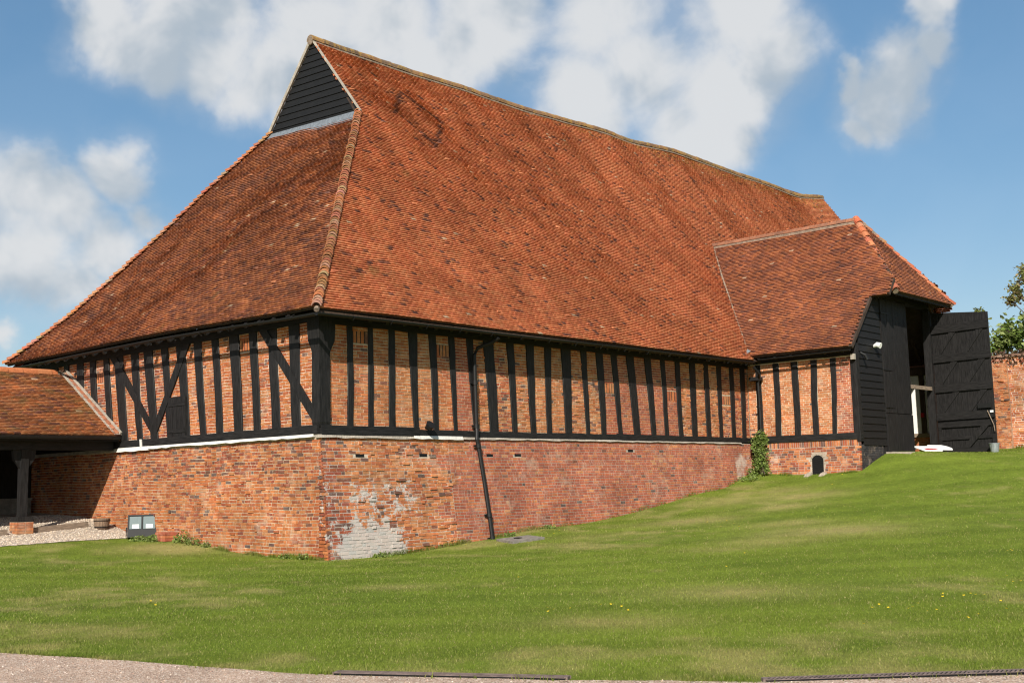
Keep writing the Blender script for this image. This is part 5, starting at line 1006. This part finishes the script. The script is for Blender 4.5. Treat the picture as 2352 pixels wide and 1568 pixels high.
# ------------------------------------------------------------------ gravel stones and grass
def stones(name, poly, n, size, pal, keep=None, label=None):
    xs = [p[0] for p in poly]; ys = [p[1] for p in poly]; x = RNG.uniform(max(min(xs), -20), max(xs), n * 2); y = RNG.uniform(max(min(ys), -22), max(ys), n * 2); k = inpoly(x, y, poly)
    if keep is not None: k &= keep(x, y)
    x, y = x[k][:n], y[k][:n]; m = len(x); z = ground(x, y) + .012; r = size * RNG.uniform(.5, 1.2, (m, 1)); O = np.array([(1, 0, 0), (-.5, .87, 0), (-.5, -.87, 0), (.2, .1, .8), (-.3, .3, .5)], float)
    a = RNG.uniform(0, 6.28, m); R_ = np.stack([np.stack([np.cos(a), -np.sin(a)], -1), np.stack([np.sin(a), np.cos(a)], -1)], 1); V = np.repeat(O[None], m, 0) * RNG.uniform(.75, 1.25, (m, 5, 3)); V[:, :, :2] = np.einsum('nij,nkj->nki', R_, V[:, :, :2]); V = V * r[:, None] + np.stack([x, y, z], -1)[:, None]
    c = np.array(pal)[RNG.integers(0, len(pal), m)] * RNG.uniform(.8, 1.15, (m, 1)); o = link(name, Poly(V, [(0, 1, 3), (1, 4, 3), (1, 2, 4), (2, 3, 4), (2, 0, 3)], c).mesh(name), 'gravel'); tag(o, label, 'gravel', None, 'stuff')
stones('gravel', GRAVEL_FINE, 16000, .026, [(.46, .38, .30), (.40, .32, .245), (.53, .46, .38), (.34, .26, .20), (.49, .40, .29)], label='pale loose gravel spread in front of the cart shed', keep=lambda x, y: (x > -6) & (y < 12))
stones('path_grit', PATH_FINE, 26000, .0085, [(.50, .35, .26), (.60, .47, .37), (.38, .24, .17), (.66, .56, .47)], label='pinkish grit on the path in the near corner', keep=lambda x, y: (np.hypot(x - CAM[0], y - CAM[1]) < 13) & ((x - CAM[0]) * _f[0] + (y - CAM[1]) * _f[1] > 5.5))
def on_grate(x, y):
    d = np.full(np.shape(x), 9.)
    for (ax, ay), (bx, by) in (((-9.46, -12.23), (-8.57, -14.01)), ((-7.76, -15.32), (-6.05, -17.05))):
        t = np.clip(((x - ax) * (bx - ax) + (y - ay) * (by - ay)) / ((bx - ax) ** 2 + (by - ay) ** 2), 0, 1); d = np.minimum(d, np.hypot(x - ax - t * (bx - ax), y - ay - t * (by - ay)))
    return d < .085
def blades(n, dmin, dmax, h, w):
    ang0 = math.atan2(_f[1], _f[0]); a = ang0 + RNG.uniform(-.60, .60, n); r = np.sqrt(RNG.uniform(dmin ** 2, dmax ** 2, n)); x = CAM[0] + r * np.cos(a); y = CAM[1] + r * np.sin(a)
    edge = RNG.normal(0, .075, n)
    k = ~inpoly(x - edge * .7, y - edge * .7, PATH_FINE) & ~inpoly(x, y + np.abs(edge), GRAVEL_FINE)
    k &= ~((x > -.12) & (y > -.30 - .0 * x)) | ((x > 18.35) & (y < -4.1)); k &= ~((x > 18.3) & (y > -4.05)) & ~((x > 27.4)); k &= ~((x > 20.2) & (x < 24.8) & (y > -4.72 + RNG.normal(0, .06, n)))
    k &= ~inpoly(x, y, mq) & ~on_grate(x, y); x, y = x[k], y[k]; m = len(x); z = ground(x, y) - .004; c = lawn_colour(x, y); br = RNG.random(m)
    c = c * RNG.uniform(.82, 1.25, (m, 1)); st = br < .06; c[st] = np.array((.38, .32, .14)) * RNG.uniform(.7, 1.2, (st.sum(), 1)); yg = br > .9; c[yg] = np.array((.24, .29, .05)) * RNG.uniform(.8, 1.2, (yg.sum(), 1))
    t = RNG.uniform(0, 6.283, m); hh = h * RNG.uniform(.5, 1.25, m) * (.75 + .5 * vnoise(x, y, 1.5, 12)); ww = w * RNG.uniform(.7, 1.3, m); ln = hh * RNG.uniform(.1, .95, m); t2 = RNG.uniform(0, 6.283, m); p = np.stack([x, y, z], -1); s = np.stack([np.cos(t), np.sin(t), 0 * t], -1) * ww[:, None] / 2; tip = p + np.stack([ln * np.cos(t2), ln * np.sin(t2), hh], -1); mid = p + np.stack([ln * .35 * np.cos(t2), ln * .35 * np.sin(t2), hh * .6], -1)
    return np.stack([p - s, p + s, mid + s * .8, mid - s * .8, tip], 1), c
GV, GC = [], []
def tufts(n, xf, yf, h):
    t = RNG.random(n); x = xf(t) + RNG.normal(0, .03, n); y = yf(t) + RNG.normal(0, .03, n); k = (vnoise(x, y, 2.2, 31) > .38) & ~on_grate(x, y); x, y = x[k], y[k]; m = len(x); z = ground(x, y) - .004; c = lawn_colour(x, y) * RNG.uniform(.7, 1.15, (m, 1)); hh = h * RNG.uniform(.4, 1.3, m) * (.4 + vnoise(x, y, 2.2, 31))
    a = RNG.uniform(0, 6.283, m); b = RNG.uniform(0, 6.283, m); ln = hh * RNG.uniform(.2, .8, m); p = np.stack([x, y, z], -1); sd = np.stack([np.cos(a), np.sin(a), 0 * a], -1) * .004; tip = p + np.stack([ln * np.cos(b), ln * np.sin(b), hh], -1); mid = p + np.stack([ln * .3 * np.cos(b), ln * .3 * np.sin(b), hh * .6], -1); GV.append(np.stack([p - sd, p + sd, mid + sd * .8, mid - sd * .8, tip], 1)); GC.append(c)
tufts(5000, lambda t: t * 18., lambda t: -.44 + t * .28, .11); tufts(3000, lambda t: -.16 + 0 * t, lambda t: -.3 + 7.2 * t, .10); tufts(1500, lambda t: 18.15 + 0 * t, lambda t: -.6 - 3.3 * t, .10); tufts(1500, lambda t: 27.2 + 0 * t, lambda t: -4.6 - 6 * t, .12)
_pe = np.array(pe); _pl = np.linspace(0, 1, len(_pe)); tufts(9000, lambda t: np.interp(.2 + t * .72, _pl, _pe[:, 0]) + RNG.normal(.03, .04, len(t)), lambda t: np.interp(.2 + t * .72, _pl, _pe[:, 1]) + RNG.normal(.03, .04, len(t)), .055)
for args in ((380000, 7.5, 15., .027, .0042), (250000, 15., 25., .030, .007), (180000, 25., 48., .034, .012)):
    v, c = blades(*args); GV.append(v); GC.append(c)
go = link('grass', Poly(np.concatenate(GV), [(0, 1, 2, 3), (3, 2, 4)], np.concatenate(GC)).mesh('grass'), 'grass_blade'); tag(go, 'short mown green lawn grass with dry straw patches', 'grass', None, 'stuff')
